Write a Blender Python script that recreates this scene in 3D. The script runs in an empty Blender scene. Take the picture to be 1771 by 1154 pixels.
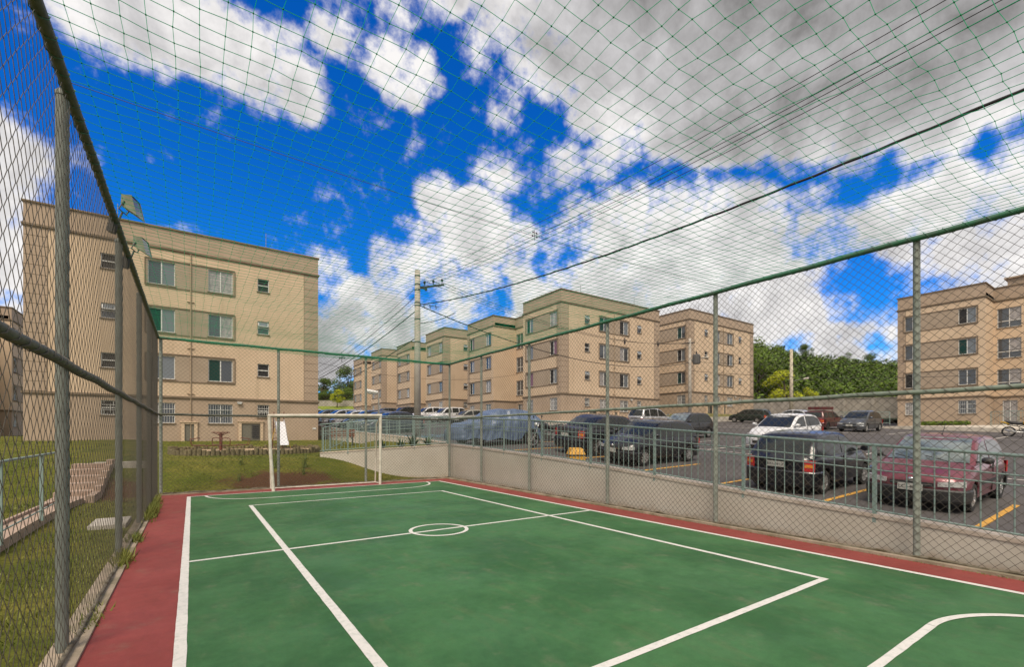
import bpy, bmesh, math, random
import numpy as np
from mathutils import Vector, Matrix
random.seed(7)
SC = bpy.context.scene
COL = SC.collection
R = math.radians

# ------------------------------------------------------------------ camera
YAW = math.atan((885.5-333)/806)
SY, CY = math.sin(YAW), math.cos(YAW)
cam_d = bpy.data.cameras.new('camera')
cam_d.sensor_width = 36
cam_d.lens = 806/1771*36
cam_d.shift_y = (750-577)/1771
cam_d.clip_start = 0.05
cam_d.clip_end = 6000
cam = bpy.data.objects.new('camera', cam_d)
COL.objects.link(cam)
cam.location = (0, 0, 1.6)
cam.rotation_euler = (R(90), 0, -YAW)
SC.camera = cam

# ------------------------------------------------------------------ light
SUN_EL, SUN_AZ = 54, 220          # degrees; azimuth clockwise from +Y
SC.view_settings.view_transform = 'Standard'
SC.view_settings.look = 'None'
SC.view_settings.exposure = 0.46
SC.view_settings.gamma = 1
sun_d = bpy.data.lights.new('sun', 'SUN')
sun_d.energy = 2.6
sun_d.angle = R(26)
sun_d.color = (1.0, 0.87, 0.70)
sun = bpy.data.objects.new('sun', sun_d)
COL.objects.link(sun)
sun.location = (0, 0, 60)
sun.rotation_euler = (R(90-SUN_EL), 0, R(180-SUN_AZ))

W = bpy.data.worlds.new('World')
SC.world = W
W.use_nodes = True
try: W.cycles.sampling_method = 'MANUAL'; W.cycles.sample_map_resolution = 1024
except Exception: pass
nt = W.node_tree
nt.nodes.clear()
def N(t, typ, **kw):
    n = t.nodes.new(typ)
    for k, v in kw.items(): setattr(n, k, v)
    return n
def mth(t, op, a, b=None, clamp=False):
    n = N(t, 'ShaderNodeMath', operation=op, use_clamp=clamp)
    for i, v in enumerate((a, b)):
        if v is None: continue
        if isinstance(v, (int, float)): n.inputs[i].default_value = v
        else: t.links.new(v, n.inputs[i])
    return n.outputs[0]
def maprange(t, v, a, b, c=0., d=1., smooth=True):
    n = N(t, 'ShaderNodeMapRange', interpolation_type='SMOOTHSTEP' if smooth else 'LINEAR')
    t.links.new(v, n.inputs['Value'])
    for k, x in zip(('From Min', 'From Max', 'To Min', 'To Max'), (a, b, c, d)): n.inputs[k].default_value = x
    return n.outputs[0]
def mixc(t, f, a, b, mode='MIX'):
    n = N(t, 'ShaderNodeMix', data_type='RGBA', blend_type=mode)
    for i, v in ((0, f), (6, a), (7, b)):
        if isinstance(v, (int, float)): n.inputs[i].default_value = v
        elif isinstance(v, tuple): n.inputs[i].default_value = (*v, 1)
        else: t.links.new(v, n.inputs[i])
    return n.outputs[2]
def noise(t, vec, scale, detail=4, rough=.55, dist=0.):
    n = N(t, 'ShaderNodeTexNoise')
    n.inputs['Scale'].default_value = scale; n.inputs['Detail'].default_value = detail
    n.inputs['Roughness'].default_value = rough; n.inputs['Distortion'].default_value = dist
    if vec is not None: t.links.new(vec, n.inputs['Vector'])
    return n.outputs[0]
def vmath(t, op, a, b):
    n = N(t, 'ShaderNodeVectorMath', operation=op)
    for i, v in enumerate((a, b)):
        if isinstance(v, tuple): n.inputs[i].default_value = v
        else: t.links.new(v, n.inputs[i])
    return n

sky = N(nt, 'ShaderNodeTexSky', sky_type='NISHITA', sun_disc=False)
sky.sun_elevation = R(SUN_EL); sky.sun_rotation = R(SUN_AZ)
sky.air_density = 1.0; sky.dust_density = 0.0; sky.ozone_density = 4.0
dirv = N(nt, 'ShaderNodeTexCoord').outputs['Generated']
hs = N(nt, 'ShaderNodeHueSaturation'); hs.inputs['Saturation'].default_value = 1.35; hs.inputs['Value'].default_value = 1.0
nt.links.new(sky.outputs[0], hs.inputs['Color'])
blue = mixc(nt, 1.0, hs.outputs[0], (0.16, 0.80, 1.28), 'MULTIPLY')
# cloud banks, each a cap of the sky dome round a direction (azimuth/elevation given as a view ray), broken up by noise
def ray(u, v):
    l = (u-885.5)/806; z = (750-v)/806
    return Vector((SY+l*CY, CY-l*SY, z)).normalized()
CLOUDS = [  # u, v, radius in the same units, weight
 (285,0,120,1.),(370,45,95,1.),(450,105,85,1),(520,150,60,.95),(250,-120,200,1.),
 (0,440,75,1.),(-80,300,160,.9),(20,560,80,.7),(-200,500,200,.9),
 (600,15,70,.62),(650,85,52,.66),(705,125,54,.92),(745,140,30,.7),(640,-70,110,.6),(760,-50,90,.8),
 (830,30,70,.82),(815,95,45,.72),(870,180,60,.62),(900,240,50,.55),(860,290,55,.6),(930,300,60,.6),(975,275,55,.7),(880,330,40,.55),
 (980,40,130,1.05),(1060,180,90,1.05),(1110,60,150,1.5),(1060,250,60,1.),(1230,120,170,1.7),(1200,230,75,1.),(1300,240,65,.95),
 (1400,110,180,1.7),(1580,90,180,1.7),(1750,40,190,1.6),(1500,230,75,1.1),(1630,190,95,1.3),(1290,-150,320,1.2),(1700,-150,300,1.2),
 (752,345,42,1.),(800,385,54,1.05),(860,405,52,1.),(900,420,48,.95),(720,400,40,.55),(700,460,60,.75),(820,450,70,.65),
 (1010,430,85,.85),(1080,410,85,1.),(1180,410,100,1.05),(1270,390,90,1.05),(1325,350,48,1.),(1000,500,120,.95),(1150,500,140,1.),(1300,490,130,1.),
 (1430,450,110,1.),(1540,420,110,1.),(1600,365,80,1.05),(1655,320,60,1.05),(1690,290,32,.9),(1745,350,90,1.05),(1720,450,160,1.),(1600,480,90,.9),(1430,560,130,.95),(1580,600,110,.95),(1900,420,200,1.),(1960,200,200,1.),
 (615,520,55,1.),(660,560,65,1.),(590,590,80,.95),(700,610,90,.9),(570,480,50,.65),(900,480,48,1.),(860,505,50,.95),(800,540,80,.85),(930,550,90,.95),(640,660,120,.8),(850,620,130,.85),
 (2250,640,230,1.2),(2600,520,300,1.3),(2500,750,300,1.2),(1200,350,60,.45),(1420,350,60,.6),(1120,340,60,.5)]  # far off-frame clouds are added to keep blue out of car reflections
HOLES = [(1480,500,58,.42),(1540,575,50,.15),(1180,330,40,.3),(960,470,40,.5)]
def blob(u, v, r):
    c = ray(u, v)
    e = ray(u+r*.707, v); e2 = ray(u, v+r*.707)
    ang = (c.angle(e)+c.angle(e2))/2*1.41
    d = vmath(nt, 'DOT_PRODUCT', dirw, tuple(c)).outputs['Value']
    return maprange(nt, d, math.cos(ang*1.4), math.cos(ang*.2))
# warp the direction a little so that the caps do not read as discs
wn = N(nt, 'ShaderNodeTexNoise'); wn.inputs['Scale'].default_value = 6.; wn.inputs['Detail'].default_value = 3; wn.inputs['Roughness'].default_value = .45
nt.links.new(dirv, wn.inputs['Vector'])
w1 = vmath(nt, 'SUBTRACT', wn.outputs['Color'], (.5, .5, .5)).outputs[0]
w2 = vmath(nt, 'SCALE', w1, (0, 0, 0)); w2.inputs['Scale'].default_value = .07
dirw = vmath(nt, 'NORMALIZE', vmath(nt, 'ADD', dirv, w2.outputs[0]).outputs[0], (0, 0, 0)).outputs[0]
acc = None
for (u, v, r, w) in CLOUDS:
    b = mth(nt, 'MULTIPLY', blob(u, v, r), w)
    acc = b if acc is None else mth(nt, 'MAXIMUM', acc, b)
acc2 = acc
for (u, v, r, w) in HOLES:
    acc2 = mth(nt, 'SUBTRACT', acc2, mth(nt, 'MULTIPLY', blob(u, v, r), w))
# unseen cloud behind the camera, added to whiten ambient light and reflections
sep = N(nt, 'ShaderNodeSeparateXYZ'); nt.links.new(dirv, sep.inputs[0])
n1 = noise(nt, dirv, 8.0, 10, .6, 0.)
n2 = noise(nt, dirv, 24.0, 8, .62, 0.)
n5 = noise(nt, dirv, 70.0, 6, .6, 0.)
back = maprange(nt, vmath(nt, 'DOT_PRODUCT', dirv, (-SY, -CY, 0)).outputs['Value'], -.50, -.18, 0, 1.45)
dens = mth(nt, 'MAXIMUM', acc2, back)
nn = mth(nt, 'ADD', mth(nt, 'ADD', mth(nt, 'MULTIPLY', mth(nt, 'SUBTRACT', n1, .5), 2.9), mth(nt, 'MULTIPLY', mth(nt, 'SUBTRACT', n2, .5), 1.5)), mth(nt, 'MULTIPLY', mth(nt, 'SUBTRACT', n5, .5), .45))
dsum = mth(nt, 'ADD', dens, nn)
mask = mth(nt, 'POWER', maprange(nt, dsum, .14, .98), 1.5)
# light and dark inside the clouds: thick banks seen from below are grey
DARK = [(1330,70,230,1.),(1120,20,150,.55),(1560,60,220,.9),(1750,40,150,.75),(1000,60,100,.45),(1450,150,100,.8),(1280,-200,300,1.),(1700,-200,300,1.),(1390,560,150,.12),(600,650,120,.55),(1650,520,150,.15),(1450,440,80,.2)]
dk = None
for (u, v, r, w) in DARK:
    b = mth(nt, 'MULTIPLY', blob(u, v, r), w)
    dk = b if dk is None else mth(nt, 'MAXIMUM', dk, b)
n3 = noise(nt, dirw, 6.0, 6, .55)
n4 = noise(nt, dirw, 13.0, 8, .6)
dk2 = mth(nt, 'ADD', mth(nt, 'MULTIPLY', dk, .66), mth(nt, 'ADD', mth(nt, 'MULTIPLY', mth(nt, 'SUBTRACT', n3, .46), 1.0), mth(nt, 'MULTIPLY', mth(nt, 'SUBTRACT', n4, .5), 1.25)))
thick = maprange(nt, dsum, .5, 1.3, 0., .16)
dk3 = mth(nt, 'ADD', dk2, thick, clamp=True)
ramp = N(nt, 'ShaderNodeValToRGB')
ramp.color_ramp.elements[0].position = 0.02; ramp.color_ramp.elements[0].color = (7.1, 6.9, 6.8, 1)
ramp.color_ramp.elements[1].position = 1.0; ramp.color_ramp.elements[1].color = (1.75, 1.70, 1.68, 1)
e = ramp.color_ramp.elements.new(.4); e.color = (4.5, 4.4, 4.45, 1)
nt.links.new(dk3, ramp.inputs[0])
skyc = mixc(nt, mask, blue, ramp.outputs[0])
bg = N(nt, 'ShaderNodeBackground'); bg.inputs['Strength'].default_value = .1
nt.links.new(skyc, bg.inputs['Color'])
out = N(nt, 'ShaderNodeOutputWorld'); nt.links.new(bg.outputs[0], out.inputs['Surface'])

# ------------------------------------------------------------------ materials
MATS = {}
def mat(name, col, rough=.7, metal=0., var=None, vscale=4., bump=0., bscale=60., spec=.5, coat=0., streak=None, detail=5):
    """Principled; var = second colour mixed in by object-space noise; streak = vertical weathering colour."""
    m = bpy.data.materials.new(name); m.use_nodes = True
    t = m.node_tree; p = t.nodes['Principled BSDF']
    p.inputs['Roughness'].default_value = rough; p.inputs['Metallic'].default_value = metal
    p.inputs['Specular IOR Level'].default_value = spec
    p.inputs['Base Color'].default_value = (*col, 1)
    if coat: p.inputs['Coat Weight'].default_value = coat; p.inputs['Coat Roughness'].default_value = .04
    tc = N(t, 'ShaderNodeTexCoord').outputs['Object']
    c = None
    if var is not None:
        f = maprange(t, noise(t, tc, vscale, detail, .6), .35, .68)
        c = mixc(t, f, col, var)
    if streak is not None:
        mp = N(t, 'ShaderNodeMapping'); mp.inputs['Scale'].default_value = (2.2, 2.2, .12)
        t.links.new(tc, mp.inputs[0])
        f = maprange(t, noise(t, mp.outputs[0], 1.0, 5, .65), .5, .8, 0, .5)
        c = mixc(t, f, c if c is not None else col, streak)
    if c is not None: t.links.new(c, p.inputs['Base Color'])
    if bump:
        b = N(t, 'ShaderNodeBump'); b.inputs['Strength'].default_value = bump; b.inputs['Distance'].default_value = .02
        t.links.new(noise(t, tc, bscale, 4, .6), b.inputs['Height']); t.links.new(b.outputs[0], p.inputs['Normal'])
    MATS[name] = m
    return m
def simple(name, *a, **k):
    return MATS.get(name) or mat(name, *a, **k)

# ------------------------------------------------------------------ mesh helpers
class MB:
    def __init__(s): s.v = []; s.f = []; s.m = []
    def quad(s, a, b, c, d, m=0):
        i = len(s.v); s.v += [tuple(a), tuple(b), tuple(c), tuple(d)]; s.f.append((i, i+1, i+2, i+3)); s.m.append(m)
    def poly(s, pts, m=0):
        i = len(s.v); s.v += [tuple(p) for p in pts]; s.f.append(tuple(range(i, i+len(pts)))); s.m.append(m)
    def box(s, x0, x1, y0, y1, z0, z1, m=0, M=None):
        i = len(s.v)
        P = [(x, y, z) for z in (z0, z1) for y in (y0, y1) for x in (x0, x1)]
        if M is not None: P = [tuple(M @ Vector(p)) for p in P]
        s.v += P
        for q in ((0,2,3,1),(4,5,7,6),(0,1,5,4),(2,6,7,3),(0,4,6,2),(1,3,7,5)): s.f.append(tuple(i+k for k in q)); s.m.append(m)
    def obox(s, a, b, w, h, m=0, up=(0,0,1)):
        """box bar from a to b, width w sideways, height h along up"""
        a = Vector(a); b = Vector(b); d = (b-a); L = d.length; d.normalize()
        sd = d.cross(Vector(up)); sd.normalize(); u = sd.cross(d)
        i = len(s.v)
        for p in (a, b):
            for (x, y) in ((-1,-1),(1,-1),(1,1),(-1,1)): s.v.append(tuple(p+sd*(x*w/2)+u*(y*h/2)))
        for q in ((0,1,2,3),(7,6,5,4),(0,4,5,1),(1,5,6,2),(2,6,7,3),(3,7,4,0)): s.f.append(tuple(i+k for k in q)); s.m.append(m)
    def tube(s, pts, r, n=8, m=0, cap=True, closed=False):
        pts = [Vector(p) for p in pts]; k = len(pts); i0 = len(s.v)
        rr = r if isinstance(r, (list, tuple)) else [r]*k
        prev = None
        for j, p in enumerate(pts):
            if closed: d = pts[(j+1) % k]-pts[j-1]
            else: d = pts[min(j+1, k-1)]-pts[max(j-1, 0)]
            d.normalize()
            if prev is None:
                ref = Vector((0,0,1)) if abs(d.z) < .9 else Vector((1,0,0))
                a = d.cross(ref)
            else: a = prev-d*prev.dot(d)
            a.normalize(); prev = a; b = d.cross(a)
            for q in range(n):
                t = 2*math.pi*q/n
                s.v.append(tuple(p+a*(math.cos(t)*rr[j])+b*(math.sin(t)*rr[j])))
        for j in range(k if closed else k-1):
            for q in range(n):
                A = i0+j*n+q; B = i0+j*n+(q+1) % n; j2 = (j+1) % k
                s.f.append((A, B, i0+j2*n+(q+1) % n, i0+j2*n+q)); s.m.append(m)
        if cap and not closed:
            s.f.append(tuple(i0+q for q in reversed(range(n)))); s.m.append(m)
            s.f.append(tuple(i0+(k-1)*n+q for q in range(n))); s.m.append(m)
    def lathe(s, prof, n=24, m=0, axis='y', c=(0,0,0)):
        """prof: (radius, offset along axis)"""
        i0 = len(s.v)
        for (r, o) in prof:
            for q in range(n):
                t = 2*math.pi*q/n; a, b = r*math.cos(t), r*math.sin(t)
                p = (a, o, b) if axis == 'y' else ((a, b, o) if axis == 'z' else (o, a, b))
                s.v.append((p[0]+c[0], p[1]+c[1], p[2]+c[2]))
        for j in range(len(prof)-1):
            for q in range(n):
                s.f.append((i0+j*n+q, i0+j*n+(q+1) % n, i0+(j+1)*n+(q+1) % n, i0+(j+1)*n+q)); s.m.append(m)
    def build(s, name, mats, parent=None, smooth=False, angle=None, loc=None, fix=False):
        me = bpy.data.meshes.new(name)
        me.from_pydata(s.v, [], s.f)
        if not isinstance(mats, (list, tuple)): mats = [mats]
        for x in mats: me.materials.append(x)
        if len(mats) > 1: me.polygons.foreach_set('material_index', s.m)
        if fix or angle is not None:
            bm = bmesh.new(); bm.from_mesh(me)
            bmesh.ops.remove_doubles(bm, verts=bm.verts, dist=1e-4)
            bmesh.ops.recalc_face_normals(bm, faces=bm.faces)
            if angle is not None:
                for f in bm.faces: f.smooth = True
                for ed in bm.edges:
                    if len(ed.link_faces) == 2 and ed.calc_face_angle(0) > R(angle): ed.smooth = False
            bm.to_mesh(me); bm.free()
        elif smooth: me.polygons.foreach_set('use_smooth', [True]*len(me.polygons))
        me.update()
        return link(name, me, parent, loc)
def link(name, me, parent=None, loc=None):
    o = bpy.data.objects.new(name, me); COL.objects.link(o)
    if parent is not None: o.parent = parent
    if loc is not None: o.location = loc
    return o
def thing(name, label, cat, loc=(0,0,0), rz=0, group=None):
    o = bpy.data.objects.new(name, None); COL.objects.link(o); o.empty_display_size = .2
    o.location = loc; o.rotation_euler = (0, 0, rz)
    return tag(o, label, cat, group)
def tag(o, label, cat, group=None):
    o['label'] = label; o['category'] = cat
    if group: o['group'] = group
    return o
def struct(o, kind='structure'):
    o['kind'] = kind; return o
def dup(o, parent=None, loc=None, rz=None):
    c = o.copy(); COL.objects.link(c)
    if parent is not None: c.parent = parent
    if loc is not None: c.location = loc
    if rz is not None: c.rotation_euler = (0, 0, rz)
    for ch in list(o.children): dup(ch, c)
    return c
def npmesh(name, V, F, mats, mi=None):
    me = bpy.data.meshes.new(name)
    me.vertices.add(len(V)); me.vertices.foreach_set('co', np.asarray(V, np.float32).ravel())
    F = np.asarray(F, np.int32); k = F.shape[1]
    me.loops.add(F.size); me.loops.foreach_set('vertex_index', F.ravel())
    me.polygons.add(len(F)); me.polygons.foreach_set('loop_start', np.arange(0, F.size, k, dtype=np.int32))
    if not isinstance(mats, (list, tuple)): mats = [mats]
    for x in mats: me.materials.append(x)
    if mi is not None: me.polygons.foreach_set('material_index', np.asarray(mi, np.int32))
    me.update(calc_edges=True); me.validate()
    return me
def smooth01(x): x = min(1., max(0., x)); return x*x*(3-2*x)
def interp(x, pts):
    if x <= pts[0][0]: return pts[0][1]
    for (a, fa), (b, fb) in zip(pts, pts[1:]):
        if x <= b: return fa+(fb-fa)*(x-a)/(b-a)
    return pts[-1][1]
# ------------------------------------------------------------------ terrain heights
W0 = Vector((8.0, 15.5)); W1 = Vector((3.9, 18.3))          # the slanting retaining wall behind the far fence
WD = (W1-W0).normalized(); WN = Vector((-WD.y, WD.x))
if WN.y > 0: WN = -WN                                        # points to the court
def prof(Y):
    return interp(Y, [(-30,-.05),(15.15,-.03),(15.6,.06),(16.6,.36),(17.6,.63),(18.5,.74),(20,.79),(26,.97),(32,1.13),(45,1.25),(80,1.3)])
def lawn_z(X, Y):
    t = (Vector((X, Y))-W0).dot(WD)
    z = prof(Y)
    if Y > 15: z = -.03+(z+.03)*smooth01((t-1.2)/3.6)
    if X < -.8: z += .10*smooth01((-X-1.)/2.)*smooth01((Y-5)/6.) + .05*math.sin(X*.7)*math.sin(Y*.5)*smooth01((-X-1.5)/2)
    return z
def lot_z(X, Y):
    z = -.34+.036*X+.05*Y
    z -= .21*(1-smooth01((Y-4)/14))*smooth01((24-X)/9)
    z -= .34*smooth01((X-44)/9)*smooth01((26-Y)/10)
    z += .25*smooth01((Y-8)/8)*smooth01((20-X)/9)*smooth01((30-Y)/10)
    return z
WALLTOP = [(-6,.0),(0,.32),(2.3,.476),(4.87,.655),(7.6,.848),(10.3,1.008),(13.1,1.13),(15.5,1.21),(20,1.44),(26,1.62),(34,2.0),(60,3.35),(80,4.4)]

# ------------------------------------------------------------------ ground materials
def court_mat(name, c1, c2, c3):
    m = bpy.data.materials.new(name); m.use_nodes = True
    t = m.node_tree; p = t.nodes['Principled BSDF']; p.inputs['Roughness'].default_value = .62; p.inputs['Specular IOR Level'].default_value = .35
    tc = N(t, 'ShaderNodeTexCoord').outputs['Object']
    a = maprange(t, noise(t, tc, .7, 8, .66), .38, .62)
    c = mixc(t, a, c1, c2)
    mp = N(t, 'ShaderNodeMapping'); mp.inputs['Scale'].default_value = (3.2, .9, 1); mp.inputs['Rotation'].default_value = (0, 0, .5)
    t.links.new(tc, mp.inputs[0])
    b = maprange(t, noise(t, mp.outputs[0], 1.6, 8, .72, .6), .5, .72, 0, .55)
    c = mixc(t, b, c, c3)
    s = maprange(t, noise(t, tc, 34, 3, .6), .66, .8, 0, .32)
    c = mixc(t, s, c, tuple(x*.55 for x in c1))
    mp2 = N(t, 'ShaderNodeMapping'); mp2.inputs['Scale'].default_value = (14, 1.1, 1); mp2.inputs['Rotation'].default_value = (0, 0, 1.1); t.links.new(tc, mp2.inputs[0])
    c = mixc(t, maprange(t, noise(t, mp2.outputs[0], 2.2, 6, .75), .62, .74, 0, .28), c, (.16,.20,.14))
    c = mixc(t, maprange(t, noise(t, tc, 130, 3, .7), .40, .66, 0, .22), c, tuple(x*.45 for x in c1))
    dust = maprange(t, noise(t, tc, 2.7, 9, .7), .54, .74, 0, .30)
    c = mixc(t, dust, c, (.22,.19,.13))
    sv = N(t, 'ShaderNodeTexVoronoi', feature='F1'); sv.inputs['Scale'].default_value = 2.3; t.links.new(tc, sv.inputs['Vector'])
    c = mixc(t, maprange(t, sv.outputs['Distance'], .012, .03, .6, 0), c, (.03,.035,.02))
    s2 = maprange(t, noise(t, tc, 9, 8, .75), .3, .7, .87, 1.12, False)
    mm = N(t, 'ShaderNodeVectorMath', operation='SCALE'); t.links.new(c, mm.inputs[0]); t.links.new(s2, mm.inputs['Scale'])
    t.links.new(mm.outputs[0], p.inputs['Base Color'])
    t.links.new(maprange(t, noise(t, tc, 1.2, 5, .6), .3, .7, .5, .75), p.inputs['Roughness'])
    bp = N(t, 'ShaderNodeBump'); bp.inputs['Strength'].default_value = .25; bp.inputs['Distance'].default_value = .006
    t.links.new(noise(t, tc, 160, 4, .65), bp.inputs['Height']); t.links.new(bp.outputs[0], p.inputs['Normal'])
    return m
GREEN = court_mat('green_court_paint', (.029,.106,.031), (.052,.156,.053), (.092,.146,.058))
RED = court_mat('red_court_paint', (.225,.043,.036), (.27,.056,.048), (.18,.042,.034))
def line_mat():
    m = bpy.data.materials.new('white_line_paint'); m.use_nodes = True
    t = m.node_tree; p = t.nodes['Principled BSDF']; p.inputs['Roughness'].default_value = .7
    tc = N(t, 'ShaderNodeTexCoord').outputs['Object']
    a = maprange(t, noise(t, tc, 14, 8, .75), .46, .66, 0, .6)
    c = mixc(t, a, (.66,.64,.60), (.42,.45,.40)); t.links.new(c, p.inputs['Base Color'])
    return m
LINE = line_mat()
ASPH = mat('asphalt', (.064,.058,.057), .85, var=(.094,.085,.082), vscale=.35, bump=.5, bscale=90, detail=8)
CONC = mat('concrete', (.40,.36,.31), .85, var=(.31,.28,.24), vscale=1.2, bump=.3, bscale=25)
PALEC = mat('pale_concrete', (.52,.48,.42), .85, var=(.42,.38,.32), vscale=1.5, bump=.25, bscale=30)
def wall_paint():
    m = bpy.data.materials.new('retaining_wall_paint'); m.use_nodes = True
    t = m.node_tree; p = t.nodes['Principled BSDF']; p.inputs['Roughness'].default_value = .85
    tc = N(t, 'ShaderNodeTexCoord').outputs['Object']
    a = maprange(t, noise(t, tc, .8, 6, .6), .35, .7)
    c = mixc(t, a, (.50,.455,.39), (.57,.525,.46))
    sp = N(t, 'ShaderNodeSeparateXYZ'); t.links.new(tc, sp.inputs[0])
    h = mth(t, 'ADD', sp.outputs[2], mth(t, 'MULTIPLY', noise(t, tc, 5, 6, .7), .34))
    c = mixc(t, maprange(t, h, .1, .30, .55, 0), c, (.40,.26,.16))      # splashed soil at the foot
    t.links.new(c, p.inputs['Base Color'])
    bp = N(t, 'ShaderNodeBump'); bp.inputs['Strength'].default_value = .3; bp.inputs['Distance'].default_value = .01
    t.links.new(noise(t, tc, 55, 4, .6), bp.inputs['Height']); t.links.new(bp.outputs[0], p.inputs['Normal'])
    return m
WALLP = wall_paint()
COPE = mat('coping_concrete', (.56,.49,.42), .85, var=(.44,.37,.31), vscale=4, bump=.2, bscale=40)
def lawn_mat():
    m = bpy.data.materials.new('lawn_soil'); m.use_nodes = True
    t = m.node_tree; p = t.nodes['Principled BSDF']; p.inputs['Roughness'].default_value = .95; p.inputs['Specular IOR Level'].default_value = .1
    tc = N(t, 'ShaderNodeTexCoord').outputs['Object']
    g = mixc(t, maprange(t, noise(t, tc, .9, 6, .65), .35, .68), (.095,.118,.017), (.195,.178,.036))
    g = mixc(t, maprange(t, noise(t, tc, 15, 6, .75), .42, .62, 0, .75), g, (.070,.072,.018))
    soil = mixc(t, noise(t, tc, 7, 6, .7), (.130,.068,.036), (.085,.046,.026))
    sp = N(t, 'ShaderNodeSeparateXYZ'); t.links.new(tc, sp.inputs[0])
    # bare earth on the face of the bank
    def bell(v, c, w): return maprange(t, mth(t, 'ABSOLUTE', mth(t, 'SUBTRACT', v, c)), 0, w, 1, 0)
    s1 = mth(t, 'MULTIPLY', bell(sp.outputs[1], 15.9, 1.5), bell(sp.outputs[0], 2.3, 3.0))
    s2 = mth(t, 'MULTIPLY', bell(sp.outputs[1], 15.5, 2.2), bell(sp.outputs[0], -1.6, 1.2))
    s3 = mth(t, 'MULTIPLY', bell(sp.outputs[1], 13.5, 2.5), bell(sp.outputs[0], -5.2, 2.0))
    s = mth(t, 'MAXIMUM', mth(t, 'MAXIMUM', s1, s2), s3)
    s = mth(t, 'ADD', s, mth(t, 'MULTIPLY', mth(t, 'SUBTRACT', noise(t, tc, 1.7, 7, .7), .5), 1.6))
    c = mixc(t, maprange(t, s, .3, .72), g, soil)
    t.links.new(c, p.inputs['Base Color'])
    bp = N(t, 'ShaderNodeBump'); bp.inputs['Strength'].default_value = .9; bp.inputs['Distance'].default_value = .05
    t.links.new(noise(t, tc, 18, 6, .7), bp.inputs['Height']); t.links.new(bp.outputs[0], p.inputs['Normal'])
    return m
LAWN = lawn_mat()

# ------------------------------------------------------------------ ground sheets
def grid(name, xs, ys, zf, m, keep=None):
    V = [(x, y, zf(x, y)) for y in ys for x in xs]; nx = len(xs)
    F = []
    for j in range(len(ys)-1):
        for i in range(nx-1):
            if keep and not keep((xs[i]+xs[i+1])/2, (ys[j]+ys[j+1])/2): continue
            F.append((j*nx+i, j*nx+i+1, (j+1)*nx+i+1, (j+1)*nx+i))
    me = npmesh(name, V, F, m)
    me.polygons.foreach_set('use_smooth', [True]*len(me.polygons))
    return link(name, me)
def fr(a, b, s): 
    n = max(1, round((b-a)/s)); return [a+(b-a)*i/n for i in range(n+1)]
FARG = mat('far_ground', (.075,.085,.025), .95, var=(.11,.10,.04), vscale=.02)
big = [-3000,-1200,-500,-200,-90,-45,0,45,90,150,220,320,500,900,1500,3000]
struct(grid('ground', big, big, lambda x, y: -1.2 if max(abs(x), abs(y)) < 400 else 0., FARG))
xs = fr(-45,-8,1.0)+fr(-8,8.05,.25)[1:]
ys = fr(-12,12,.6)+fr(12,20,.25)[1:]+fr(20,70,1.2)[1:]
struct(grid('lawn', xs, ys, lawn_z, LAWN, lambda x, y: not (-.78 < x < 7.9 and y < 14.95)))
# the planted strip behind the slanting wall
def terr_keep(x, y):
    p = Vector((x, y))-W0
    return p.dot(WN) < -.08 and p.dot(WD) < 5.1 and x < 8.05
struct(grid('planting_bed', fr(3.4,8.1,.15), fr(15.4,30,.15), lambda x, y: .80+.33*(x-3.9)/4.1+.01*(y-15.5), LAWN, terr_keep))
lx = fr(8.05,30,.9)+fr(30,100,3.5)[1:]; ly = fr(-40,40,1.2)+fr(40,150,4)[1:]
struct(grid('parking_lot', lx, ly, lot_z, ASPH))

# court slab, green field and its markings
b = MB(); b.box(-.66,7.42,-1.3,14.93,-.25,0); struct(b.build('court_slab', RED))
b = MB(); b.quad((-.10,-.28,.004),(6.86,-.28,.004),(6.86,14.26,.004),(-.10,14.26,.004)); struct(b.build('court_surface', GREEN))
b = MB(); zl = .008
_lr = random.Random(3)
def lq(x0, x1, y0, y1, z=zl):
    # hand painted: the edges wander by a few millimetres
    lx_, ly_ = x1-x0, y1-y0; along = max(lx_, ly_); n = max(1, int(along/.11)); j = [(_lr.uniform(-.0018,.0018), _lr.uniform(-.0018,.0018)) for _ in range(n+1)]
    for i in range(n):
        f, g = i/n, (i+1)/n
        if lx_ > ly_: b.quad((x0+lx_*f,y0+j[i][0],z),(x0+lx_*g,y0+j[i+1][0],z),(x0+lx_*g,y1+j[i+1][1],z),(x0+lx_*f,y1+j[i][1],z))
        else: b.quad((x0+j[i][0],y0+ly_*f,z),(x1+j[i][1],y0+ly_*f,z),(x1+j[i+1][1],y0+ly_*g,z),(x0+j[i+1][0],y0+ly_*g,z))
def arc(cx, cy, r, a0, a1, w=.055, z=zl, n=40):
    for i in range(n):
        t0, t1 = R(a0+(a1-a0)*i/n), R(a0+(a1-a0)*(i+1)/n)
        b.quad(*[(cx+rr*math.cos(t), cy+rr*math.sin(t), z) for rr, t in ((r-w/2,t0),(r+w/2,t0),(r+w/2,t1),(r-w/2,t1))])
lq(-.115,-.035,-.28,14.2); lq(6.76,6.84,-.28,14.2)                 # side lines
lq(-.115,6.84,14.2,14.26)                                            # far goal line
lq(1.02,1.10,2.24,11.78); lq(5.66,5.735,2.24,11.78)                 # inner (volleyball) box
lq(1.10,5.66,2.24,2.31); lq(1.10,5.66,11.72,11.78)
lq(-.035,6.76,7.01,7.075,.006)                                       # halfway line
arc(3.36,7.04,.46,0,360,.06,.0095)                                   # centre circle
for (gy, s) in ((14.2,-1), (-.05,1)):                                # goal areas: quarter arcs and a straight
    arc(1.55,gy,1.27,180 if s < 0 else 180,270 if s < 0 else 90,.06,.0095)
    arc(5.05,gy,1.27,360 if s < 0 else 0,270 if s < 0 else 90,.06,.0095)
    yy = gy+s*1.27
    lq(1.55,5.05,yy-.03,yy+.03)
struct(b.build('court_markings', LINE))
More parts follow.
